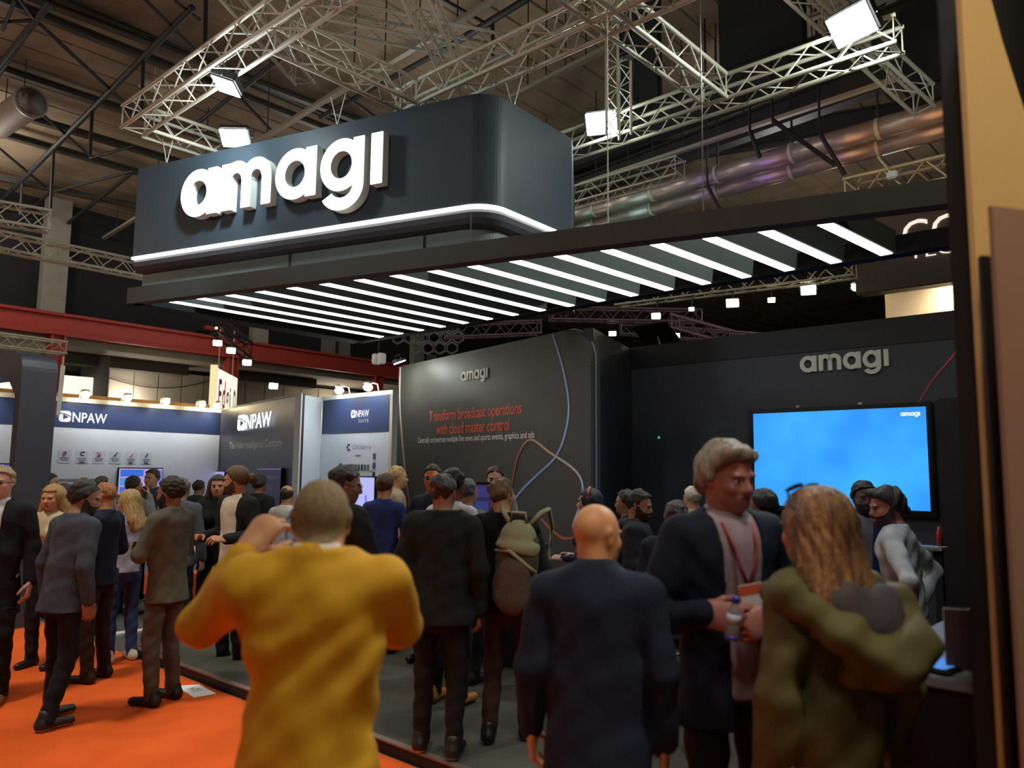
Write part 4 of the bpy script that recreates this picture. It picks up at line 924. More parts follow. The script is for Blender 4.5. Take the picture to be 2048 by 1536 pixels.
MB().lathe([(.02,-.01),(.34,-.01),(.34,-.04),(.02,-.04)],24,axis='x').build('grille',mat('grille_dark','151515',rough=.8),t)
for k in (-1,0,1): rod('grille_bar',(.0,-.3,k*.13),(.0,.3,k*.13),.012,t,cyl_mat(M_steel))
for x in (-.6,-2): rod('hanger',(x,0,.4),(x,0,1.8),.015,t,cyl_mat(M_steel))
lamp('duct_light','SPOT',tuple(onz(1500,430,5.6)),90,(.5,.3,1),1.2,onz(1500,350,7.1),60)
lamp('duct_light','SPOT',tuple(onz(1820,340,5.8)),110,(1,.5,.25),1.2,onz(1800,255,7.1),75)
lamp('duct_light','SPOT',tuple(onz(1270,490,5.8)),110,(.55,1,.8),1.2,onz(1270,420,7.1),55)
# small square speaker panel high at left
p=onroof(308,178,.7); t=empty('ceiling_panel',p,AZ_B,'small pale square panel beside the rising truss','panel'); MB().bevbox(-.22,.22,-.16,.16,0,.05,.01).build('panel',mat('panel_pale','aaa596'),t); rod('hanger',(0,0,.05),(0,0,1.3),.01,t)
# ------------------------------------------------------------------ navy and white booth on the left
NW=onz(113,794,3.0); NW.z=0; AZN=37.
M_navy=mat('navy_print','2c3a60',rough=.45,noise=.04,nscale=1); M_wall=mat('white_wall','cfd6dd',rough=.6,noise=.02); M_cap=mat('wall_cap','d5d9cf',rough=.5)
def npaw_logo(parent,x,z,wd,hg,mtl,dark,y=-.008,emis=None):
    b=MB(); r=hg*.28; w_=wd*.245; P=[]
    for cx,cz,a0 in ((x+w_-r,z+hg-r,0),(x+r,z+hg-r,90),(x+r,z+r,180),(x+w_-r,z+r,270)):
        for k in range(6): q=(a0+k*18)*D2R; P.append((cx+r*math.cos(q),cz+r*math.sin(q)))
    b.prism(P,y,y+.008); e=b.build('emblem',mtl,parent)
    b=MB(); b.prism([(x+w_*.36,z+hg*.22),(x+w_*.36,z+hg*.70),(x+w_*.80,z+hg*.45)],y-.002,y); b.build('emblem_triangle',dark,parent)
    b=MB(); b.tube([(x+w_*.05,y-.001,z+hg*.80),(x+w_*.5,y-.001,z+hg*.74),(x+w_*1.02,y-.001,z+hg*.50)],.008*hg/.2,5); b.build('emblem_line',dark,parent)
    text('lettering','NPAW',mtl,x+wd*.275,z+hg*.02,wd*.725,hg*.92,y=y,parent=parent,bold=.012)
n1=empty('booth_wall',NW,AZN,'long white wall with navy top band and white logo lettering','wall panel')
MB().bevbox(-7,3.32,0,.10,0,2.99,.005).build('panel',M_wall,n1); MB().box(-7,3.32,-.006,0,2.47,2.93).build('navy_band',M_navy,n1); MB().box(-7,3.32,-.02,.12,2.93,3.01).build('cap_rail',M_cap,n1)
npaw_logo(n1,.06,2.56,.86,.20,M_white,M_navy)
for k in range(6):
    x=.12+k*.305+.0; z=1.93
    MB().box(x-.02,x+.20,-.003,0,z-.11,z+.12).build('icon_card',mat('icon_card','c3cad4'),n1)
    ic=MB()
    if k==0: ic.bevbox(x+.06,x+.12,-.007,-.003,z+.03,z+.10,.01)
    elif k==1: ic.ring(x+.10,z+.065,(.045,.04),(.028,.024),60,300,-.007,-.003,14); ic.box(x+.10,x+.14,-.007,-.003,z+.085,z+.10)
    elif k==2: ic.tube([(x+.06,-.005,z+.03),(x+.12,-.005,z+.10)],.010,5); ic.tube([(x+.12,-.005,z+.03),(x+.06,-.005,z+.10)],.010,5)
    else: ic.tube([(x+.06,-.005,z+.03),(x+.09,-.005,z+.06),(x+.115,-.005,z+.10)],.011,5)
    ic.build('icon',mat('icon_%d'%(k%2),['b07a9a','2e3f5e'][k in(1,2,5)]),n1)
    for j in (0,1): MB().box(x+.01+.02*j,x+.17-.02*j,-.005,-.002,z-.03-.035*j,z-.012-.035*j).build('caption_line',mat('print_grey','7c8498'),n1)
    if k in (1,4,5): MB().bevbox(x+.05,x+.13,-.007,-.002,z-.105,z-.078,.004).build('caption_tag',mat('tag_teal','42606e'),n1)
for j in range(2): MB().box(.12,1.0-.1*j,-.005,0,1.50-.09*j,1.535-.09*j).build('caption_line',mat('print_grey','7c8498'),n1)
def screen(name,P,az,w_,h_,label,pic,es=1.0,blocks=(),cat='screen',stand=False):
    s_=empty(name,P,az,label,cat); MB().bevbox(0,w_,-.05,0,0,h_,.01).build('bezel',mat('bezel','0d0e12',rough=.3),s_)
    MB().box(.02,w_-.02,-.054,-.049,.02,h_-.02).build('picture',mat('pic_'+pic,(.05,.05,.05),emit=pic,es=es),s_)
    for (x0,x1,z0,z1,c) in blocks: MB().box(x0*w_,x1*w_,-.057,-.053,z0*h_,z1*h_).build('picture_block',mat('blk_'+c,(.05,.05,.05),emit=c,es=es),s_)
    if stand: 
        b=MB(); b.box(w_*.5-.04,w_*.5+.04,0.005,.05,-P.z+.09,h_*.5); b.box(w_*.5-.3,w_*.5+.3,-.25,.3,-P.z+.08,-P.z+.10); b.build('stand',M_black,s_)
    return s_
def nwall(u,z,y=-.012): return NW+uvec(AZN)*u+Vector((-uvec(AZN).y,uvec(AZN).x,0))*y*(-1)*-1*-1+Vector((0,0,z))
def on(P,az,u,y,z):
    a=uvec(az); return Vector((P.x,P.y,0))+a*u+Vector((-a.y,a.x,0))*y+Vector((0,0,z))
screen('display_screen',on(NW,AZN,1.17,-.01,1.22),AZN,.90,.53,'blue and lilac wall screen on the long white wall','b9a4e6',.8,((.05,.55,.68,.92,'2f6fe8'),(.05,.50,.35,.62,'4aa0f0'),(.05,.45,.1,.3,'3a6fe0'),(.66,.78,.2,.85,'d89ac0'),(.9,.97,.1,.9,'6a78d8')))
screen('display_screen',on(NW,AZN,-1.05,-.01,1.35),AZN,.8,.45,'blue wall screen at the far left edge','2f55e0',.9,((.1,.8,.5,.8,'5a88f0'),))
N2=onz(441,820,3.0); N2.z=0
n2=empty('booth_wall',N2,AZ_D,'dark navy angled wall with lit logo and slogan lettering','wall panel')
MB().bevbox(0.02,4.66,0,.10,0,3.0,.005).build('panel',mat('navy_dark','2b2f3e',rough=.4,noise=.05,nscale=1),n2); MB().box(.0,4.68,-.01,.11,2.985,3.02).build('cap_rail',mat('cap_dark','6a6a64'),n2)
M_lit=mat('logo_lit',(1,1,1),emit=(.85,.97,1),es=2.6)
npaw_logo(n2,1.45,2.50,2.0,.30,M_lit,mat('navy_dark2','2b2f3e'),y=-.05)
text('lettering','The Video Intelligence Company',mat('print_pale','b9bcc0'),.80,2.10,3.15,.19,parent=n2,bold=.008)
screen('display_screen',on(N2,AZ_D,2.9,-.02,1.05),AZ_D,1.25,.72,'dark screen with faint tiles on the navy angled wall','1b1d3a',.55,((.06,.2,.75,.85,'3a4fb0'),(.3,.9,.74,.8,'3a3c60'),(.2,.7,.2,.6,'25284a'),(.02,.98,.95,.985,'6a62a0')))
screen('display_screen',on(N2,AZ_D,.05,-.02,1.2),AZ_D,.75,.5,'lilac lit screen at the left end of the navy angled wall','a9a6ee',.8,((.1,.9,.1,.3,'8f8fe0'),))
PE=on(N2,AZ_D,4.68,0,0); P4=onz(645,797,3.0); P4.z=0; dv=P4-PE
n3=empty('booth_wall',PE,math.degrees(math.atan2(dv.x,dv.y)),'narrow plain white return wall between the two navy walls','wall panel'); MB().bevbox(.0,dv.length,0.0,.08,0,3.0,.004).build('panel',M_wall,n3); MB().box(0,.05,-.03,.0,0,3.02).build('corner_post',M_cap,n3)
n4=empty('booth_wall',P4,133,'white wall with navy band and small chart left of the slogan wall','wall panel')
MB().bevbox(0,2.0,0,.10,0,3.0,.004).build('panel',M_wall,n4); MB().box(.03,1.93,-.006,0,2.37,2.96).build('navy_band',M_navy,n4); MB().box(0,2.0,-.015,.11,2.96,3.03).build('cap_rail',M_cap,n4); MB().box(1.93,2.0,-.012,0,0,3.0).build('edge_post',mat('edge_cream','c9c3a8'),n4)
npaw_logo(n4,.88,2.62,.50,.13,M_white,M_navy); text('lettering','SUITE',M_white,1.10,2.535,.27,.05,y=-.009,parent=n4,spacing=1.4)
text('lettering','CDN Balancer',mat('print_grey2','6f7890'),.95,2.09,.52,.075,parent=n4)
b=MB(); b.ring(.84,2.125,(.045,.05),(.026,.03),50,310,-.006,0,16)
for k in range(5): q=(60+k*60)*D2R; b.bevbox(.84+.055*math.cos(q)-.012,.84+.055*math.cos(q)+.012,-.006,0,2.125+.06*math.sin(q)-.012,2.125+.06*math.sin(q)+.012,.003)
b.build('emblem',mat('print_navy','2c3f78'),n4)
for k,c in enumerate(('2b4fa0','2b4fa0','2b4fa0','2c3850','3a3c48','3a3c48','38605a','3f7a66','d4d4b8')):
    MB().bevbox(.78+k*.083,.835+k*.083,-.007,0,1.74,1.84,.006).build('chart_bar',mat('bar_'+c,c),n4)
MB().box(.58,.66,-.006,0,1.80,1.86).build('chart_block',mat('bar_purple','54508a'),n4)
for k,c in enumerate(('30364e','3d51a8','5c646c')): MB().bevbox(1.52,1.58,-.007,0,1.62+.15*k,1.72+.15*k,.01).build('chart_dot',mat('bar_'+c,c),n4)
MB().box(1.03,1.18,-.006,0,1.985,2.0).build('caption_line',mat('print_grey','7c8498'),n4)
screen('display_screen',on(P4,133,1.04,-.02,.85),133,.64,.80,'pale lilac screen with red and blue dots on the small white wall','b7b9f6',.95,((.12,.34,.10,.24,'d0707a'),(.36,.5,.1,.24,'d8a070'),(.54,.8,.1,.24,'5a5ae0'),(.16,.24,.35,.6,'c2a6ea'),(.6,.7,.3,.62,'8088e6')))
# clip-on lamps along the wall tops
def arm_spot(P,az,label,energy=18,col=(1,.86,.62),mtl=None,size=.11,group='arm spotlights on the white walls',out=.17,cold=False):
    t=empty('arm_spotlight',P,az,label,'spotlight',group)
    MB().tube([(0,.05,-.02),(0,.02,.10),(0,-out,.13)],.012,6).build('arm',M_alu,t)
    b=MB(); b.bevbox(-size*.7,size*.7,-out-.05,-out+.05,.07,.13,.02); b.build('lamp_head',M_alu,t)
    MB().lathe([(.005,-.03),(size*.45,-.015),(size*.68,.02),(size*.66,.05),(size*.4,.075),(.005,.08)],14,(0,-out,0)).build('lens',mtl or M_lampw,t)
    p=on(P,az,0,-out,P.z+.05); 
    if energy: lamp('wall_wash','SPOT',on(P,az,0,-out-.12,P.z+.10),energy,col,.05,on(P,az,0,-.0,P.z-1.2),120,.9)
for k,px in enumerate((158,232,300,368)):
    u_=.42+.78*k; arm_spot(on(NW,AZN,u_,0,3.03),AZN,['first','second','third','fourth'][k]+' arm spotlight from the left above the navy band',48,(.86,.93,1))
arm_spot(on(NW,AZN,-1.2,0,3.03),AZN,'arm spotlight above the navy band left of the dark arch',48,(.86,.93,1))
arm_spot(on(P4,133,.75,0,3.05),133,'left arm spotlight on the small navy band',40,(.9,.95,1),M_lamp)
arm_spot(on(P4,133,1.55,0,3.05),133,'right arm spotlight on the small navy band',40,(.9,.95,1),M_lamp)
arm_spot(on(N2,AZ_D,.35,0,3.03),AZ_D,'small warm spotlight at the left end of the navy angled wall',16)
# timber rail behind the wall top
b=MB(); b.box(-6,3.2,.25,.30,3.03,3.10); tag(b.build('timber_rail',mat('timber','8a5f34',rough=.7,noise=.2),n1))
# multi coloured sign board far behind
p=aty(430,812,19); p2=aty(473,812,21.3); dv=p2-p
eg=empty('sign_board',p,math.degrees(math.atan2(dv.x,dv.y)),'bright white sign board with rainbow coloured lettering behind the navy wall','sign'); Lg=math.hypot(dv.x,dv.y)
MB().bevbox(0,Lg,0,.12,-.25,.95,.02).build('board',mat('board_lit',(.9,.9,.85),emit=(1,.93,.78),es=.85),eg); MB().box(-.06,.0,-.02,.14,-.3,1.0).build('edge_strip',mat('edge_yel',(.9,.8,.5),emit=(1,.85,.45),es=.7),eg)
for k,(ch,c) in enumerate(zip('Edgio',('8a2a9c','c04a60','d8a030','3f8ab0','6aa83a'))):
    text('letter',ch,mat('rain_'+c,c),Lg*(.10+.17*k),-.02 if ch!='g' else -.16,Lg*.13 if ch!='i' else Lg*.05,.72 if ch in'Ed' else .62,y=-.012,parent=eg,bold=.02)
for x in (.4,Lg-.4): rod('hanger',(x,.06,.95),(x,.06,2.2),.012,eg)
# black lamp bar with three warm lamps
p=aty(428,664,15); q=aty(497,718,15.5); tb=truss(p,q,'black lamp bar carrying three warm lamps left of the canopy',.3,.3,.03,.012,False,M_steel,None,'lamp_bar')
for k,(px,py) in enumerate(((435,686),(462,701),(494,725))): flood(aty(px,py,14.9),aty(px-20,py+110,13.5),['upper','middle','lower'][k]+' warm lamp on the black lamp bar',.17,8,(1,.8,.5),100,M_lampw,'warm lamps on the lamp bar')
flood(aty(547,772,18),aty(547,900,15),'small cold lamp far behind the navy angled wall',.2,20,mtl=M_lamp,group='far lamps')
b=empty('projector_box',aty(757,722,14.5),AZ_C,'small white projector pair left of the slogan wall top','projector')
for k in (0,1): MB().bevbox(-.12+.16*k,-.02+.16*k,-.08,.08,-.06,.14,.02).build('housing',M_white,b)
rod('hanger',(0,0,.1),(0,0,2.6),.012,b,cyl_mat(M_steel))
# hexagonal lattice hanging under the far end of the canopy
hx=empty('hexagon_lattice',aty(775,690,16.5),AZ_C-35,'grey lattice of hexagons hanging left of the slogan wall','lattice')
for r in range(3):
    for c in range(6):
        if r==0 and c<2 : continue
        b=MB(); x=.26*c+(.13 if r%2 else 0)+.1; z=.225*r-.08; b.tube([(x+.125*math.cos((k*60+30)*D2R),0,z+.125*math.sin((k*60+30)*D2R)) for k in range(7)],.026,5,False); b.build('hexagon',mat('lattice_grey','6e6e6a',rough=.5),hx)
rod('hanger',(.9,0,.5),(.9,0,3),.012,hx,cyl_mat(M_steel))
# dark arch portal on the far left
az=33.; pa=aty(36,1000,8.7); pb=aty(110,1000,0) if 0 else None
ar=empty('portal_arch',aty(38,820,8.6)*1,az,'dark charcoal ribbon arch with rounded shoulder at the left','arch'); ar.location.z=.007
zt_=onz(80,704,0).z; zt_=EYE+(933-704)/FPX*8.75
M_arch=mat('arch_charcoal','35353b',rough=.45,noise=.05); wA=.385
b=MB(); rr=.22; prof=[(0,0),(0,zt_-rr)]+[(rr-rr*math.cos(k*math.pi/16),zt_-rr+rr*math.sin(k*math.pi/16)) for k in range(1,9)]+[(4.2,zt_),(4.2,zt_-.26),(rr+.12,zt_-.26),(.12,zt_-.5),(.12,0)]
n0=len(b.v); 
for x in (0,wA): b.v+=[(x,y,z) for y,z in prof]
k=len(prof); b.f.append(tuple(range(k))); b.f.append(tuple(k+i for i in reversed(range(k))))
for i in range(k): j=(i+1)%k; b.f.append((i,k+i,k+j,j))
b.build('ribbon',M_arch,ar)
dl=MB().lathe([(.005,-.03),(.05,-.03),(.05,.01),(.005,.01)],12,(0,1.0,zt_-.13),'x').build('downlight',mat('downlight',(1,1,1),emit=(1,.97,.9),es=5),ar)
# bright booth far left behind the arch
bw=empty('booth_wall',aty(-70,800,19),44,'brightly lit white fascia behind the dark arch','wall panel'); bw.location.z=0
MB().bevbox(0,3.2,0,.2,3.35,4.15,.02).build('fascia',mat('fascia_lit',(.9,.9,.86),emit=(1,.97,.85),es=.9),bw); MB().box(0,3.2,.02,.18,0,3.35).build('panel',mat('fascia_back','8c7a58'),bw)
# white flag beside the arch
fg=empty('banner_flag',aty(121,790,11),0,'narrow white banner hanging right of the dark arch','banner'); b=MB(); b.prism([(-.05,-.28),(.03,-.28),(.07,.42),(-.03,.42)],0,.012); b.build('cloth',mat('flag_white','d8d6c6'),fg); rod('pole',(-.02,.01,-.3),(.02,.01,.55),.012,fg)
# ------------------------------------------------------------------ booth with COM lettering behind the canopy
cmP=aty(1708,520,13); cm=empty('booth_sign',Vector((cmP.x,cmP.y,0)),AZ_C,'dark brown booth fascia with large thin pale lettering behind the canopy','sign')
zc=lambda py:EYE+(950-py)/FPX*13
MB().bevbox(0,4.2,0,.3,zc(585),zc(405),.02).build('fascia',mat('fascia_brown','544b46',rough=.6,noise=.08),cm)
M_pale=mat('pale_letter',(.9,.86,.78),emit=(1,.93,.8),es=.75)
text('lettering','COMPANY',M_pale,.78,zc(508),3.0,.46,y=-.03,depth=.03,parent=cm,bold=.004)
text('lettering','TECHNOLOGY',M_pale,.86,zc(530),2.6,.17,y=-.03,parent=cm)
MB().bevbox(.2,4.2,.9,1.0,2.4,zc(560),.01).build('back_wall',mat('booth_cream','d2bfa2',rough=.7,noise=.05),cm)
lamp('booth_wash','AREA',on(Vector((cmP.x,cmP.y,0)),AZ_C,1.6,.55,4.9),60,(1,.85,.65),.8,on(Vector((cmP.x,cmP.y,0)),AZ_C,1.6,.9,4.2))
arm_spot(aty(1718,582,13.6),AZ_C,'shaded lamp under the brown fascia',0,group=None)
# warm spotlights on the truss above the screen wall
for k,(px,py,s_,lab) in enumerate(((1312,632,.16,'leftmost warm spotlight under the far truss'),(1383,618,.10,'dim small spotlight second from the left under the far truss'),(1465,606,.22,'bright warm spotlight in the middle of the far truss'),(1543,600,.13,'smaller warm spotlight between the two bright ones'),(1617,580,.26,'brightest warm spotlight at the right of the far truss'))):
    Y=onz(px,580,5.).y*.98; P=aty(px,py,Y); f=flood(P,P+Vector((-.35,-1,-.75)),lab,s_,(6 if s_>.12 else 0),(1,.82,.5),80,M_lampw,'warm spotlights on the far truss'); 
    rod('yoke',(0,0,.0),(0,.15,.45),.012,f,cyl_mat(M_steel))
flood(aty(1667,401,9.0),aty(1500,700,7),'warm lamp on the end of the warm lit truss',.16,25,(1,.8,.45),100,M_lampw,'warm lamps at right')
for px,py,lab in ((1225,667,'small square lamp left of the far ceiling'),(1352,671,'small square lamp above the screen wall corner')): flood(aty(px,py,20),aty(px,py+200,18),lab,.2,0,mtl=mat('lamp_dim',(1,1,.9),emit=(1,.95,.75),es=8),group='far lamps')
# dark panel lamp lying on the screen wall corner
pl_=empty('panel_lamp',on(SW,AZ_C,.45,.10,3.62),AZ_C,'flat black panel lamp tilted over the screen wall corner','lamp'); o=MB().bevbox(-.30,.30,-.22,.22,0,.03,.01).build('panel',M_black,pl_); o.rotation_euler=(-.5,0,0); o.location=(0,-.15,.16); MB().tube([(0,.0,-.02),(0,-.1,.18)],.015,6).build('arm',M_alu,pl_)
wca=empty('wall_camera',aty(1780,348,8.7),AZ_C,'small white camera on an arm above the warm lit truss','camera'); MB().tube([(-.12,0,.24),(.02,0,0)],.016,6).build('arm',M_aluw,wca); MB().bevbox(-.03,.09,-.05,.05,-.07,.02,.015).build('body',M_white,wca)
# ------------------------------------------------------------------ beige booth at the right edge
bp=Vector((1.345,2.2,0)); 
be=empty('booth_wall',Vector((aty(1973,953,2.22).x,2.22,0)),58,'tall beige booth wall with rounded outer top at the right edge','wall panel')
P=[(0,0),(0,3.3),(.155,3.29),(.235,3.11),(.315,2.97),(.42,2.80),(.50,2.62),(.55,2.4),(.56,2.1),(.56,0)]
MB().prism(P,-.004,.012).build('panel',mat('beige_wall','d8b67a',rough=.7,noise=.05,nscale=2),be)
gp=empty('shade_strip',Vector((aty(1990,953,2.12).x,2.12,0)),75,'dark strip standing in for shadow in the gap between beige wall and brown board','post'); MB().bevbox(0,.06,0,.02,0,2.36,.004).build('post',mat('shade_dark','1c1512',rough=.7),gp)  # dark strip added in place of the shade in this gap
br=empty('booth_wall',Vector((aty(2013,953,2.0).x,2.0,0)),75,'brown lower partition board at the right edge','wall panel'); MB().bevbox(0,1.2,0,.012,0,2.46,.003).build('panel',mat('brown_board','967260',rough=.65,noise=.05,nscale=2),br)
lamp('beige_wash','AREA',(2.3,.7,3.6),9,(1,.72,.38),.5,(1.7,2.3,2.6))
# black cabinet beside the big screen
cbx=empty('flight_case',aty(1928,1000,7.6)*1,AZ_C,'tall black cabinet standing right of the blue screen','cabinet'); cbx.location.z=.078
MB().bevbox(-.16,.18,-.2,.3,0,2.42,.02).build('body',mat('case_black','111217',rough=.5),cbx); MB().bevbox(-.12,.14,-.215,-.198,.2,2.2,.004).build('door',mat('case_door','15161c',rough=.45),cbx)
b=MB(); b.lathe([(.001,0),(.022,0),(.022,.10),(.012,.13),(.012,.15),(.001,.15)],12); can=b.build('drink_bottle',mat('can_red','b03a38',rough=.3),None,True); p=aty(1880,1092,6.3); can.location=(p.x,p.y,p.z); tag(can,'small red bottle on the shelf right of the blue screen','bottle')
shf=empty('side_shelf',aty(1876,1093,6.35),AZ_C,'narrow pale shelf under the red bottle','shelf'); MB().bevbox(-.16,.05,-.1,.1,-.03,-.002,.005).build('board',mat('shelf_pale','8a8f98',rough=.4),shf); MB().box(-.03,.03,-.03,.03,-1.05,-.03).build('leg',M_black,shf)
# ------------------------------------------------------------------ counter with tablet and sign holder
CT=onz(1817,1345,1.1); ct=empty('counter',Vector((CT.x,CT.y,.078)),AZ_C,'black counter with grey top at the right','counter')
MB().bevbox(-.14,.215,.02,1.7,0,.985,.008).build('body',mat('counter_body','121014',rough=.6),ct); MB().bevbox(-.17,.225,0,1.72,.985,1.022,.006).build('top',mat('counter_top','8d8c96',rough=.35,noise=.03),ct)
tp=onz(1845,1322,1.118); tb_=empty('tablet_computer',Vector((tp.x,tp.y,1.10)),AZ_C+14,'tablet lying on the grey counter, showing blue','tablet'); MB().bevbox(-.14,.125,-.08,.10,0,.020,.007).build('case',M_black,tb_); MB().box(-.128,.105,-.068,.086,.0198,.0215).build('screen',mat('tablet_blue',(.02,.05,.1),rough=.12,emit=(.08,.28,.75),es=.9),tb_)
ap=onz(1915,1345,1.10); ah=empty('sign_holder',Vector((ap.x,ap.y,1.10)),AZ_C-20,'clear acrylic holder with brown card on the counter','sign holder')
MB().bevbox(-.035,.06,-.006,-.003,0,.21,.001).build('front_sheet',mat('acrylic',(.75,.75,.78),rough=.08,spec=.8),ah); MB().bevbox(-.033,.058,-.0098,-.0064,.012,.205,.001).build('card',mat('card_brown','5c4446',rough=.5),ah); MB().bevbox(-.045,.065,-.05,.06,0,.004,.001).build('foot',mat('acrylic',(.75,.75,.78)),ah)
# ------------------------------------------------------------------ demo desk, stools, small furniture
dp=aty(1000,1000,7.3)
dk=empty('demo_desk',Vector((dp.x-.1,dp.y,.078)),118,'black demo desk with monitor before the slogan wall','desk'); MB().bevbox(-.5,.5,-.3,.3,.98,1.02,.006).build('top',M_black,dk); MB().bevbox(-.42,.42,-.2,.2,0,.98,.01).build('body',mat('desk_body','17181a',rough=.6),dk)
screen('demo_monitor',on(Vector((dp.x-.1,dp.y,0)),118,-.36,-.05,1.31),118,.46,.34,'dark violet monitor standing on the demo desk','2a2456',.7,((.05,.95,.6,.9,'3a3a80'),(.1,.5,.1,.4,'8a6a78'),(.55,.9,.15,.5,'34407e')))
b=MB(); b.box(-.02,.02,-.02,.02,0,.35); o=b.build('monitor_stand',M_black,dk); o.location=(-.13,0,1.02)
def bar_stool(P,label,seatc='101012',h_=.76):
    t=empty('bar_stool',P,AZ_C,label,'stool'); MB().lathe([(.001,0),(.21,0),(.21,.012),(.05,.03),(.001,.03)],24).build('base',mat('stool_base','1a1a1c',rough=.25,metal=.6),t,True); MB().lathe([(.022,.03),(.022,h_-.06)],12).build('post',mat('stool_post','8a8a8a',rough=.25,metal=.9),t,True)
    b=MB(); b.tube([(.15*math.cos(k*math.pi/8),.15*math.sin(k*math.pi/8),.27) for k in range(17)],.011,6,False); b.tube([(0,0,.27),(.15,0,.27)],.010,6); b.build('footrest',mat('stool_post','8a8a8a'),t,True); MB().lathe([(.001,h_-.07),(.16,h_-.06),(.19,h_-.02),(.18,h_),(.001,h_)],24).build('seat',mat('seat_'+seatc,seatc,rough=.6),t,True)
for px,py,lab in ((1365,1392,'black bar stool between the bald man and the tall man'),(1310,1330,'black bar stool further back left of the tall man')): p=onz(px,py,.08); bar_stool(Vector((p.x,p.y,.079)),lab)
for px,lab in ((330,'orange cube stool behind the grey suit'),(398,'orange cube stool partly behind the yellow sleeve')):
    p=onz(px,1242,.0); t=empty('cube_stool',Vector((p.x,p.y,0)),AZN,lab,'stool','orange cube stools'); MB().bevbox(-.19,.19,-.19,.19,.28,.56,.03).build('cushion',mat('stool_orange','d85a28',rough=.8,bump=.2),t)
    for x in (-.15,.15):
        for y in (-.15,.15): rod('leg',(x,y,.0),(x,y,.29),.012,t,cyl_mat(M_steel))
p=onz(372,1226,.0); t=empty('side_table',Vector((p.x,p.y+.8,0)),AZN,'white table behind the orange cube stools','table'); MB().bevbox(-.6,.6,-.3,.3,.68,.72,.01).build('top',M_white,t)
for x in (-.55,.55):
    for y in (-.26,.26): rod('leg',(x,y,0),(x,y,.68),.018,t)
# ------------------------------------------------------------------ people, nearest first
PB=.078
NEAR=dict(h=.016,hf=.0058); MID=dict(h=.022,hf=.0075); FAR=dict(h=.03,hf=.012)
# 1 man in the yellow jacket, taking a picture
m_yel=mat('yellow_jacket','c2921f',rough=.75,noise=.14,nscale=6,bump=.35,bscale=16,spec=.3,stretch=(1,1,.6))
p1=person('man in mustard yellow jacket seen from behind, arms raised to take a picture',645,958,2.3,-6,0,skin='c08d68',hair=('buzz','7d6a4c'),head=(-6,4),wd=1.10,
  hunch=.045,L=((.318,.13,1.27),(.225,.17,1.475),(-.52,.32,.8),(-.45,.85,.1),.9),R=((.215,.16,1.25),(.0,.34,1.42),(-.3,.25,.9),(-.4,.7,.0),.9),
  topc=('jacket','b98518',dict(mat=m_yel,hem=.70,puff=1.0,drape=1,waist=.012,fold=.005,cuff=.022,to=.90,collar=1.50)),legs='2a2622',extras=(('collar','cfc6b4'),),**NEAR)
r1=p1['root']
ph=empty('smartphone',r1.matrix_basis@Vector(np.array((-.07,.335,1.53))*p1['s']),-6+90-0,'dark smartphone held up by the man in yellow','phone'); MB().bevbox(-.078,.078,-.005,.005,-.038,.038,.004).build('case',M_black,ph); MB().box(-.072,.072,-.0065,-.0048,-.034,.034).build('screen',mat('phone_screen',(.02,.02,.03),rough=.1,emit=(.25,.3,.4),es=.35),ph)
# 2 bald man in navy
p2=person('bald man in dark navy pullover seen from behind, head turned right',1193,1009,2.75,14,PB,skin='cf9468',hair=('none','000000'),head=(34,4),wd=1.12,topc=('jacket','1d2537',dict(hem=.74,fold=.004,collar=1.53,puff=.8,name='pullover')),legs='2a1a18',L='down',R='down',extras=(('collar','1a1a1e'),),**NEAR)
# 3 tall grey haired man
p3=person('tall grey haired man in navy blazer and pale shirt holding a bottle',1452,889,2.95,164,PB,skin='a4695e',hair=('wavy','8d8272'),head=(-14,8),wd=1.06,roll=2,
  R=((.285,-.04,1.10),(.185,.17,1.17),(-.75,.62,-.12),(-.25,-.95,-.1),.75),L=((.28,-.03,1.10),(.035,.20,1.145),(-.85,.35,-.12),(-.1,-.95,-.2),.6),
  topc=('blazer','141a2a',dict(vee=(.085,.045,.85),hem=.76,shirt='97858a',fold=.004)),legs='0f0f14',extras=(('lanyard',),('collar','c9c0c6')),**NEAR)
bp_=aty(1467,1236,2.655); bt=empty('water_bottle',bp_,0,'small clear water bottle with blue cap in the tall man\'s hands','bottle')
b=MB(); b.lathe([(.001,-.075),(.024,-.075),(.027,-.068),(.026,-.03),(.0245,-.02),(.026,0),(.025,.02),(.013,.05),(.0115,.058),(.001,.058)],18); 
mb=mat('bottle_plastic',(.75,.8,.85),rough=.08,spec=.6); mb.node_tree.nodes['Principled BSDF'].inputs['Transmission Weight'].default_value=.75; o=b.build('bottle_body',mb,bt,True)
MB().lathe([(.001,.056),(.0145,.056),(.0145,.078),(.001,.078)],16).build('cap',mat('cap_blue','2a2fb0',rough=.4),bt,True); MB().lathe([(.001,-.078),(.0265,-.078),(.0272,-.062),(.001,-.062)],18).build('base_label',mat('base_blue','3b3fae',rough=.3),bt,True); MB().lathe([(.0262,-.02),(.0262,.015)],18).build('label',mat('bottle_label','c9cddb'),bt,True)
bt.rotation_euler=(.05,.12,0); bt.scale=(.85,.85,.9)
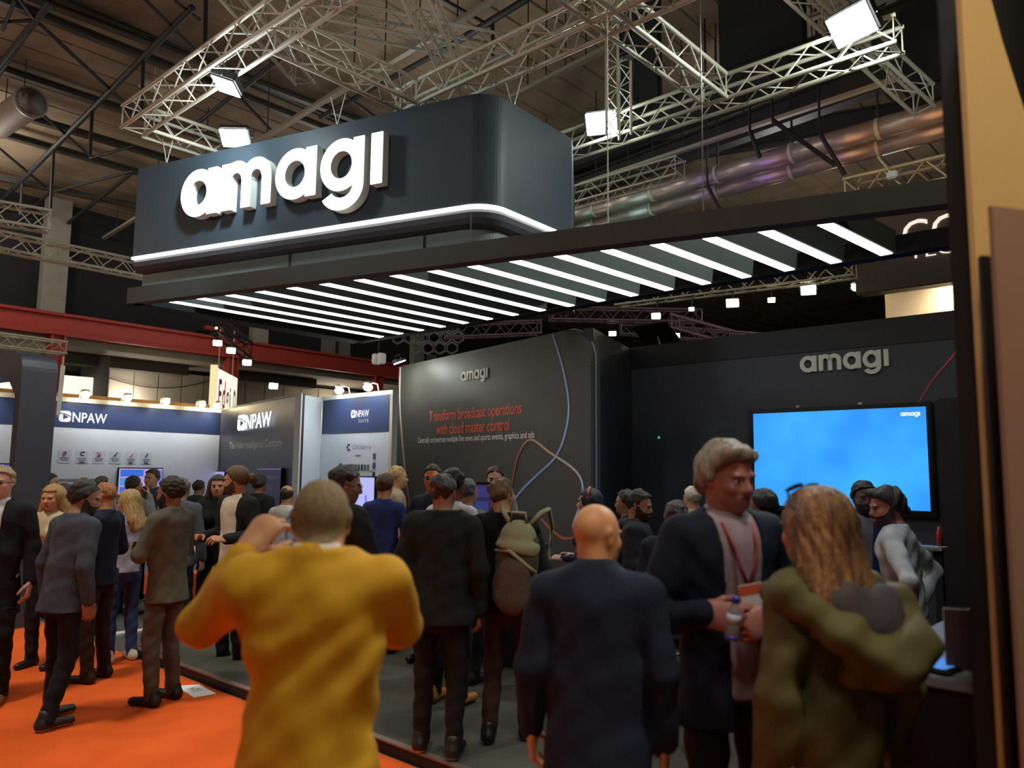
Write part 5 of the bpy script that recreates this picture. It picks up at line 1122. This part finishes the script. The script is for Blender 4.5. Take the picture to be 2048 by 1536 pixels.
# 4 woman with long hair and olive jacket
m_ol=mat('olive_jacket','5a5330',rough=.7,noise=.15,nscale=6,bump=.35,bscale=14,spec=.3)
p4=person('woman with long brown hair and hooded olive jacket seen from behind',1626,981,2.45,-16,0,skin='c08a70',hair=('long','5a3d2a',.29),head=(-10,4),wd=.90,sex='f',side_lean=-.10,
  topc=('coat','5a5330',dict(mat=m_ol,hem=.66,fold=.006,puff=.95,drape=1,collar=1.49)),legs='20222a',L=((.225,-.02,1.13),(.225,.05,.89),(-.05,.25,-1),(-1,.1,0),.5),R=((.225,-.02,1.13),(.225,.05,.89),(-.05,.25,-1),(-1,.1,0),.5),extras=(('sunglasses_up',),),**NEAR)
s4=p4['s']; r4=p4['root']
F=Field(axis(-.32,.32,.010),axis(-.40,.12,.010),axis(1.02*s4,1.52*s4,.010)); S4=lambda a:np.array(a)*s4
dx=-.10*.42*s4
P4=lambda x,y,z:S4((x,y,z))+np.array((dx,0,0))
for (a_,b_,ra,rb) in (((-.17,.06,1.42),(-.175,-.06,1.43),.035,.042),((-.175,-.06,1.43),(-.06,-.165,1.33),.042,.052),((-.06,-.165,1.33),(.07,-.195,1.245),.052,.062),((.07,-.195,1.245),(.165,-.165,1.285),.062,.066),((.165,-.165,1.285),(.20,-.07,1.40),.066,.045),((.20,-.07,1.40),(.17,.06,1.42),.045,.035),((.0,-.13,1.22),(.12,-.15,1.20),.055,.055)): F.cone(P4(*a_),P4(*b_),ra*s4,rb*s4,.045)
F.add(wob(.006,22,14,26,2.2)); F.add(lambda X,Y,Z:f32(.005)*np.sin(50*Z+22*X))
V,Q=F.surf(); np_mesh('hood',relax(V,Q,1,.3),Q,[m_ol],r4)
F=Field(axis(-.32,.32,.010),axis(-.40,.12,.010),axis(1.02*s4,1.52*s4,.010)); F.cone(P4(-.03,-.10,1.40),P4(.06,-.115,1.33),.085*s4,.095*s4,.03,(1,.75,1)); F.cone(P4(.12,-.10,1.40),P4(.10,-.12,1.32),.06*s4,.07*s4,.04,(1,.8,1))
V,Q=F.surf(); np_mesh('hood_lining',V,Q,[cloth('4e474a',.3)],r4)
# 5 black jacket, 6 backpack man
person('man in black jacket with dark trousers and white trimmed shoes, seen from behind',888,948,4.9,8,PB,skin='8e5f48',hair=('short','2c2119',.006),head=(6,2),wd=1.13,topc=('jacket','161a18',dict(hem=.80,fold=.005)),legs='171112',shoe='181614',sole='b8b4ae',L='bent',R='down',stance=.6,**MID)
p6=person('man in black hoodie and brown trousers wearing a backpack',1003,957,5.15,10,PB,skin='bf8a6a',hair=('short','6e5138',.007),head=(22,2),wd=1.04,topc=('jacket','0d0e11',dict(hem=.84,puff=1.1,fold=.004)),legs='382619',shoe='15110f',sole='6f6046',L='bent',R='bent',stance=-.8,side_lean=-.10,**MID)
s6=p6['s']; bk=empty('backpack',p6['root'].matrix_basis@Vector((.07*s6,-.235*s6,.88*s6)),None,'brown and sage green backpack on the man in black hoodie','backpack'); bk.rotation_euler=(0,.06,-p6['az']*D2R)
M_bag=mat('bag_brown','4c4034',rough=.85,noise=.15,bump=.3); M_sage=mat('bag_sage','8b8a68',rough=.8,noise=.12,bump=.2)
def soft(name,fn,lo,hi,mtl,par,hh=.012):
    F=Field(axis(lo[0],hi[0],hh),axis(lo[1],hi[1],hh),axis(lo[2],hi[2],hh)); fn(F); V,Q=F.surf(); return np_mesh(name,relax(V,Q,1,.4),Q,[mtl],par)
soft('bag_body',lambda F:(F.cone((0,0,.12),(0,0,.40),.14,.13,.02,(1,.62,1)),F.add(wob(.004,20,20,25))),(-.2,-.14,-.08),(.2,.14,.6),M_bag,bk)
soft('top_flap',lambda F:(F.cone((0,-.01,.40),(0,-.01,.44),.140,.115,.02,(1,.66,1)),F.cut(lambda X,Y,Z:.36-.2*X-Z+0*Y)),(-.2,-.14,.2),(.2,.14,.62),M_sage,bk)
soft('front_pocket',lambda F:F.cone((0,-.075,.10),(0,-.075,.24),.11,.10,.02,(1,.4,1)),(-.2,-.16,-.06),(.2,.04,.4),M_bag,bk)
b=MB(); b.tube([(-.05,-.03,.54),(-.04,-.05,.60),(.04,-.05,.60),(.05,-.03,.54)],.011,6); b.build('handle',M_sage,bk,True)
for q in (-1,1):
    b=MB(); b.tube([(q*.06,.02,.52),(q*.12,.06,.60),(q*.15,.20,.62),(q*.16,.36,.50),(q*.15,.36,.30),(q*.15,.12,.12)],.016,6); b.build('shoulder_strap',M_sage,bk,True)
b=MB(); b.tube([(-.13,-.03,.36),(-.03,-.10,.37),(.08,-.09,.29),(.125,-.05,.25)],.012,6); b.build('zip_edge',M_sage,bk,True)
# crowd on the black booth
person('man in grey shirt with cropped hair watching the demo monitor',936,958,6.5,30,PB,skin='8a6a58',hair=('short','3e3e3e',.006),topc=('shirt','5c605c'),legs='1c1c20',L='bent',R='bent',**FAR)
person('man in navy shirt with dark glasses facing the viewer, tanned face',866,931,7.15,200,PB,skin='b5734a',hair=('short','2a1c14',.010),head=(-16,2),topc=('shirt','1c2438',dict(collar=1.50)),legs='17171b',extras=(('glasses',),),L='bent',R='bent',**FAR)
person('man in white shirt with black hair behind the black jacket',908,939,5.9,28,PB,skin='6f4a36',hair=('short','0c0b0b',.012),wd=1.02,topc=('shirt','d5d6dc'),legs='141416',shoe='a56a24',L='bent',R='bent',**FAR)
person('bearded man standing behind the demo monitor, facing the viewer',990,934,8.05,184,PB,skin='b98a72',hair=('short','35261b',.012),head=(-4,8),extras=(('beard','2f211a'),),topc=('shirt','7a7076'),legs='1c1c20',L='bent',R='bent',**FAR)
person('man in royal blue shirt with brown hair seen from behind',770,949,7.5,8,PB,skin='b98a6a',hair=('short','4a3524',.014),wd=1.0,topc=('shirt','2c3c74'),legs='1a1a1e',L='bent',R='bent',**FAR)
person('light haired man in white collar by the slogan wall left edge',796,933,8.6,70,PB,skin='c9a07c',hair=('short','b59a62',.006),topc=('shirt','b9a58f'),legs='1d1d22',L='down',R='down',**FAR)
person('dark haired man in black jacket right of the yellow jacket, face turned right',692,934,5.2,40,PB,skin='7d5a46',hair=('short','17140f',.014),head=(30,10),topc=('jacket','15171b',dict(hem=.82)),legs='121216',L='bent',R='crossed',extras=(('glasses',),),**MID)
person('person with black hair and pink headband near the dark wall',1178,979,6.4,-70,PB,skin='c09a80',hair=('bob','0d0c0d'),sex='f',extras=(('headband','e05a78'),),topc=('shirt','2c2d4a'),legs='17171b',L='bent',R='bent',**FAR)
person('smiling bearded man in dark shirt facing right before the dark corner',1278,982,5.9,105,PB,skin='a87556',hair=('short','2b231d',.012),head=(8,12),extras=(('beard','33261e'),),topc=('jacket','2a2e33',dict(hem=.86)),legs='17171b',L='bent',R='bent',**MID)
person('dark haired person half hidden behind the smiling bearded man',1252,981,6.8,-60,PB,skin='a8805e',hair=('short','2c241c',.012),topc=('shirt','25272d'),legs='17171b',**FAR)
person('white haired man in beige jacket behind the tall man',1384,974,7.7,-30,PB,skin='b98a74',hair=('short','b9b2a4',.010),topc=('jacket','8f8463',dict(hem=.84)),legs='26231f',L='bent',R='bent',**FAR)
person('dark haired person peeking out right of the tall man',1524,980,5.3,-40,PB,skin='8a6455',hair=('short','17151a',.014),topc=('jacket','17191f',dict(hem=.84)),legs='121216',L='bent',R='bent',**FAR)
person('man in navy jacket left of the tall man, back turned',1352,1003,4.9,20,PB,skin='a07660',hair=('short','2d2621',.008),wd=1.05,topc=('jacket','1d2030',dict(hem=.80)),legs='121216',L='bent',R='down',**MID)
person('dark haired man in blue shirt in front of the screen, facing the viewer',1727,965,5.7,196,PB,skin='5a3d3a',hair=('short','14131a',.016),head=(-8,2),topc=('blazer','1d2a58',dict(shirt='6c6a74',vee=(.045,.02,1.0),hem=.84)),legs='141418',L='bent',R='bent',extras=(('beard','231a1a'),),**MID)
person('man in light grey shirt with hands on his hips before the screen',1772,974,4.75,-52,PB,skin='9c6a5c',hair=('wavy','2a1d1f'),head=(-38,8),lean=7,wd=.98,topc=('shirt','a9adac',dict(puff=3.2,hem=.93,fold=.006)),legs='4a453c',L='hip',R='hip',extras=(('beard','3c2722'),),**MID)
# aisle, left
person('man with glasses in dark coat at the left picture edge, walking nearer',5,934,6.05,164,0,skin='b98772',hair=('short','8f7a5c',.009),head=(8,0),wd=1.0,topc=('blazer','15181b',dict(vee=(.06,.03,1.12),hem=.64,shirt='c9ccd2',puff=1.0)),legs='141012',shoe='6b4a34',sole='b59c6a',L='down',R='down',stance=1.2,extras=(('glasses',),),**MID)
person('blond woman in cream sweater facing the viewer',106,971,7.1,186,0,skin='c08a66',hair=('long','a88650',.18),sex='f',head=(-6,6),topc=('shirt','bfae8a',dict(puff=2.5)),legs='24242a',L='down',R='bent',**MID)
person('man in blue grey blazer and jeans leaning forward, seen from behind',172,962,5.7,28,0,skin='8d6650',hair=('short','1d1916',.016),head=(34,10),lean=9,wd=1.06,topc=('jacket','3d424c',dict(hem=.80,puff=.8)),legs='17181f',shoe='20211f',sole='a4946a',L='down',R='down',stance=1.1,extras=(('beard','2c211a'),),**MID)
person('ginger man in navy jacket and brown trousers facing left',210,967,6.7,-82,0,skin='c98d62',hair=('short','a06a3c',.008),head=(-8,8),wd=.9,topc=('jacket','1d2233',dict(hem=.84)),legs='2c1a14',shoe='1f0f0b',L='bent',R='bent',**MID)
person('woman with curly blond hair in pale top and blue jeans',258,981,7.35,-50,0,skin='b5805e',hair=('long','a98c58',.26),sex='f',head=(-40,8),topc=('shirt','aeb0c4',dict(puff=2.2,hem=.90)),legs='343e66',shoe='d8cfb4',L='crossed',R='bent',**MID)
person('bearded man in grey suit standing with crossed arms, facing left',343,956,6.1,-72,0,skin='8a5a40',hair=('short','1f1a15',.014),head=(-8,6),wd=1.02,topc=('jacket','58564a',dict(hem=.78,puff=.75)),legs='4a4037',shoe='120e0d',L='crossed',R='crossed',extras=(('beard','221812'),),**MID)
person('man with ponytail and beard in black blazer and white shirt',474,934,7.2,-146,0,skin='b07a5c',hair=('pony','5a4226'),head=(52,6),topc=('blazer','1b1d1e',dict(vee=(.115,.10,.8),hem=.80,shirt='c9bca8')),legs='101013',L='bent',R='bent',extras=(('beard','4a3320'),),**MID)
person('balding man seen between the raised hand and the navy wall',575,971,9.0,10,0,skin='b5865f',hair=('ring','2f2a20'),topc=('shirt','c8c4bc'),legs='1c1c20',**FAR)
person('dark haired person behind the ponytail man',521,950,9.9,20,0,skin='8f6a55',hair=('short','2a2420',.016),topc=('jacket','17191b'),legs='141416',**FAR)
person('long haired person in black raising a hand, green bag strap',437,951,8.4,165,0,skin='b5866a',hair=('bob','3a2c20'),sex='f',topc=('jacket','121315'),legs='101013',L='phone',R='bent',**FAR)
person('dark haired man in grey green jacket near the white wall',399,961,11.7,20,0,skin='9c7558',hair=('short','2c261e',.012),topc=('jacket','34403c'),legs='1c1c20',L='bent',R='down',**FAR)
person('grey haired person half hidden behind the grey suit',365,957,8.1,0,0,skin='a07d66',hair=('short','5d5348',.010),topc=('jacket','4c4f55'),legs='1c1c20',**FAR)
person('young man in dark jacket in front of the blue wall screen',305,939,10.6,195,0,skin='b58a6a',hair=('short','3a2f26',.012),topc=('jacket','242a38'),legs='1c1c24',**FAR)
person('man in grey jacket with hands at his face before the wall screen',269,953,9.6,30,0,skin='a57a60',hair=('short','2a241e',.012),topc=('jacket','6a6764'),legs='1c1c20',L='face',R='face',**FAR)
person('brown haired person with back to the viewer in the far crowd',205,953,11.2,15,0,skin='a8805f',hair=('short','4d4034',.014),topc=('jacket','4a4a4c'),legs='1c1c20',**FAR)
person('light haired person in the far crowd under the wall lettering',168,956,11.6,0,0,skin='c09468',hair=('short','a1804f',.010),topc=('shirt','8d8a84'),legs='1c1c20',**FAR)
person('dark haired person in the far crowd behind the blond woman',128,968,9.4,20,0,skin='9c7558',hair=('short','3c3128',.014),topc=('jacket','3a3c40'),legs='1c1c20',**FAR)
person('man with short dark hair in profile at the arch foot',103,948,11.0,80,0,skin='b08565',hair=('short','1f1b18',.012),topc=('jacket','25262a'),legs='1c1c20',**FAR)
# ------------------------------------------------------------------ booth light
lamp('counter_light','AREA',(1.9,4.2,3.3),22,(.85,.92,1),.3,(1.6,2.9,1.0))
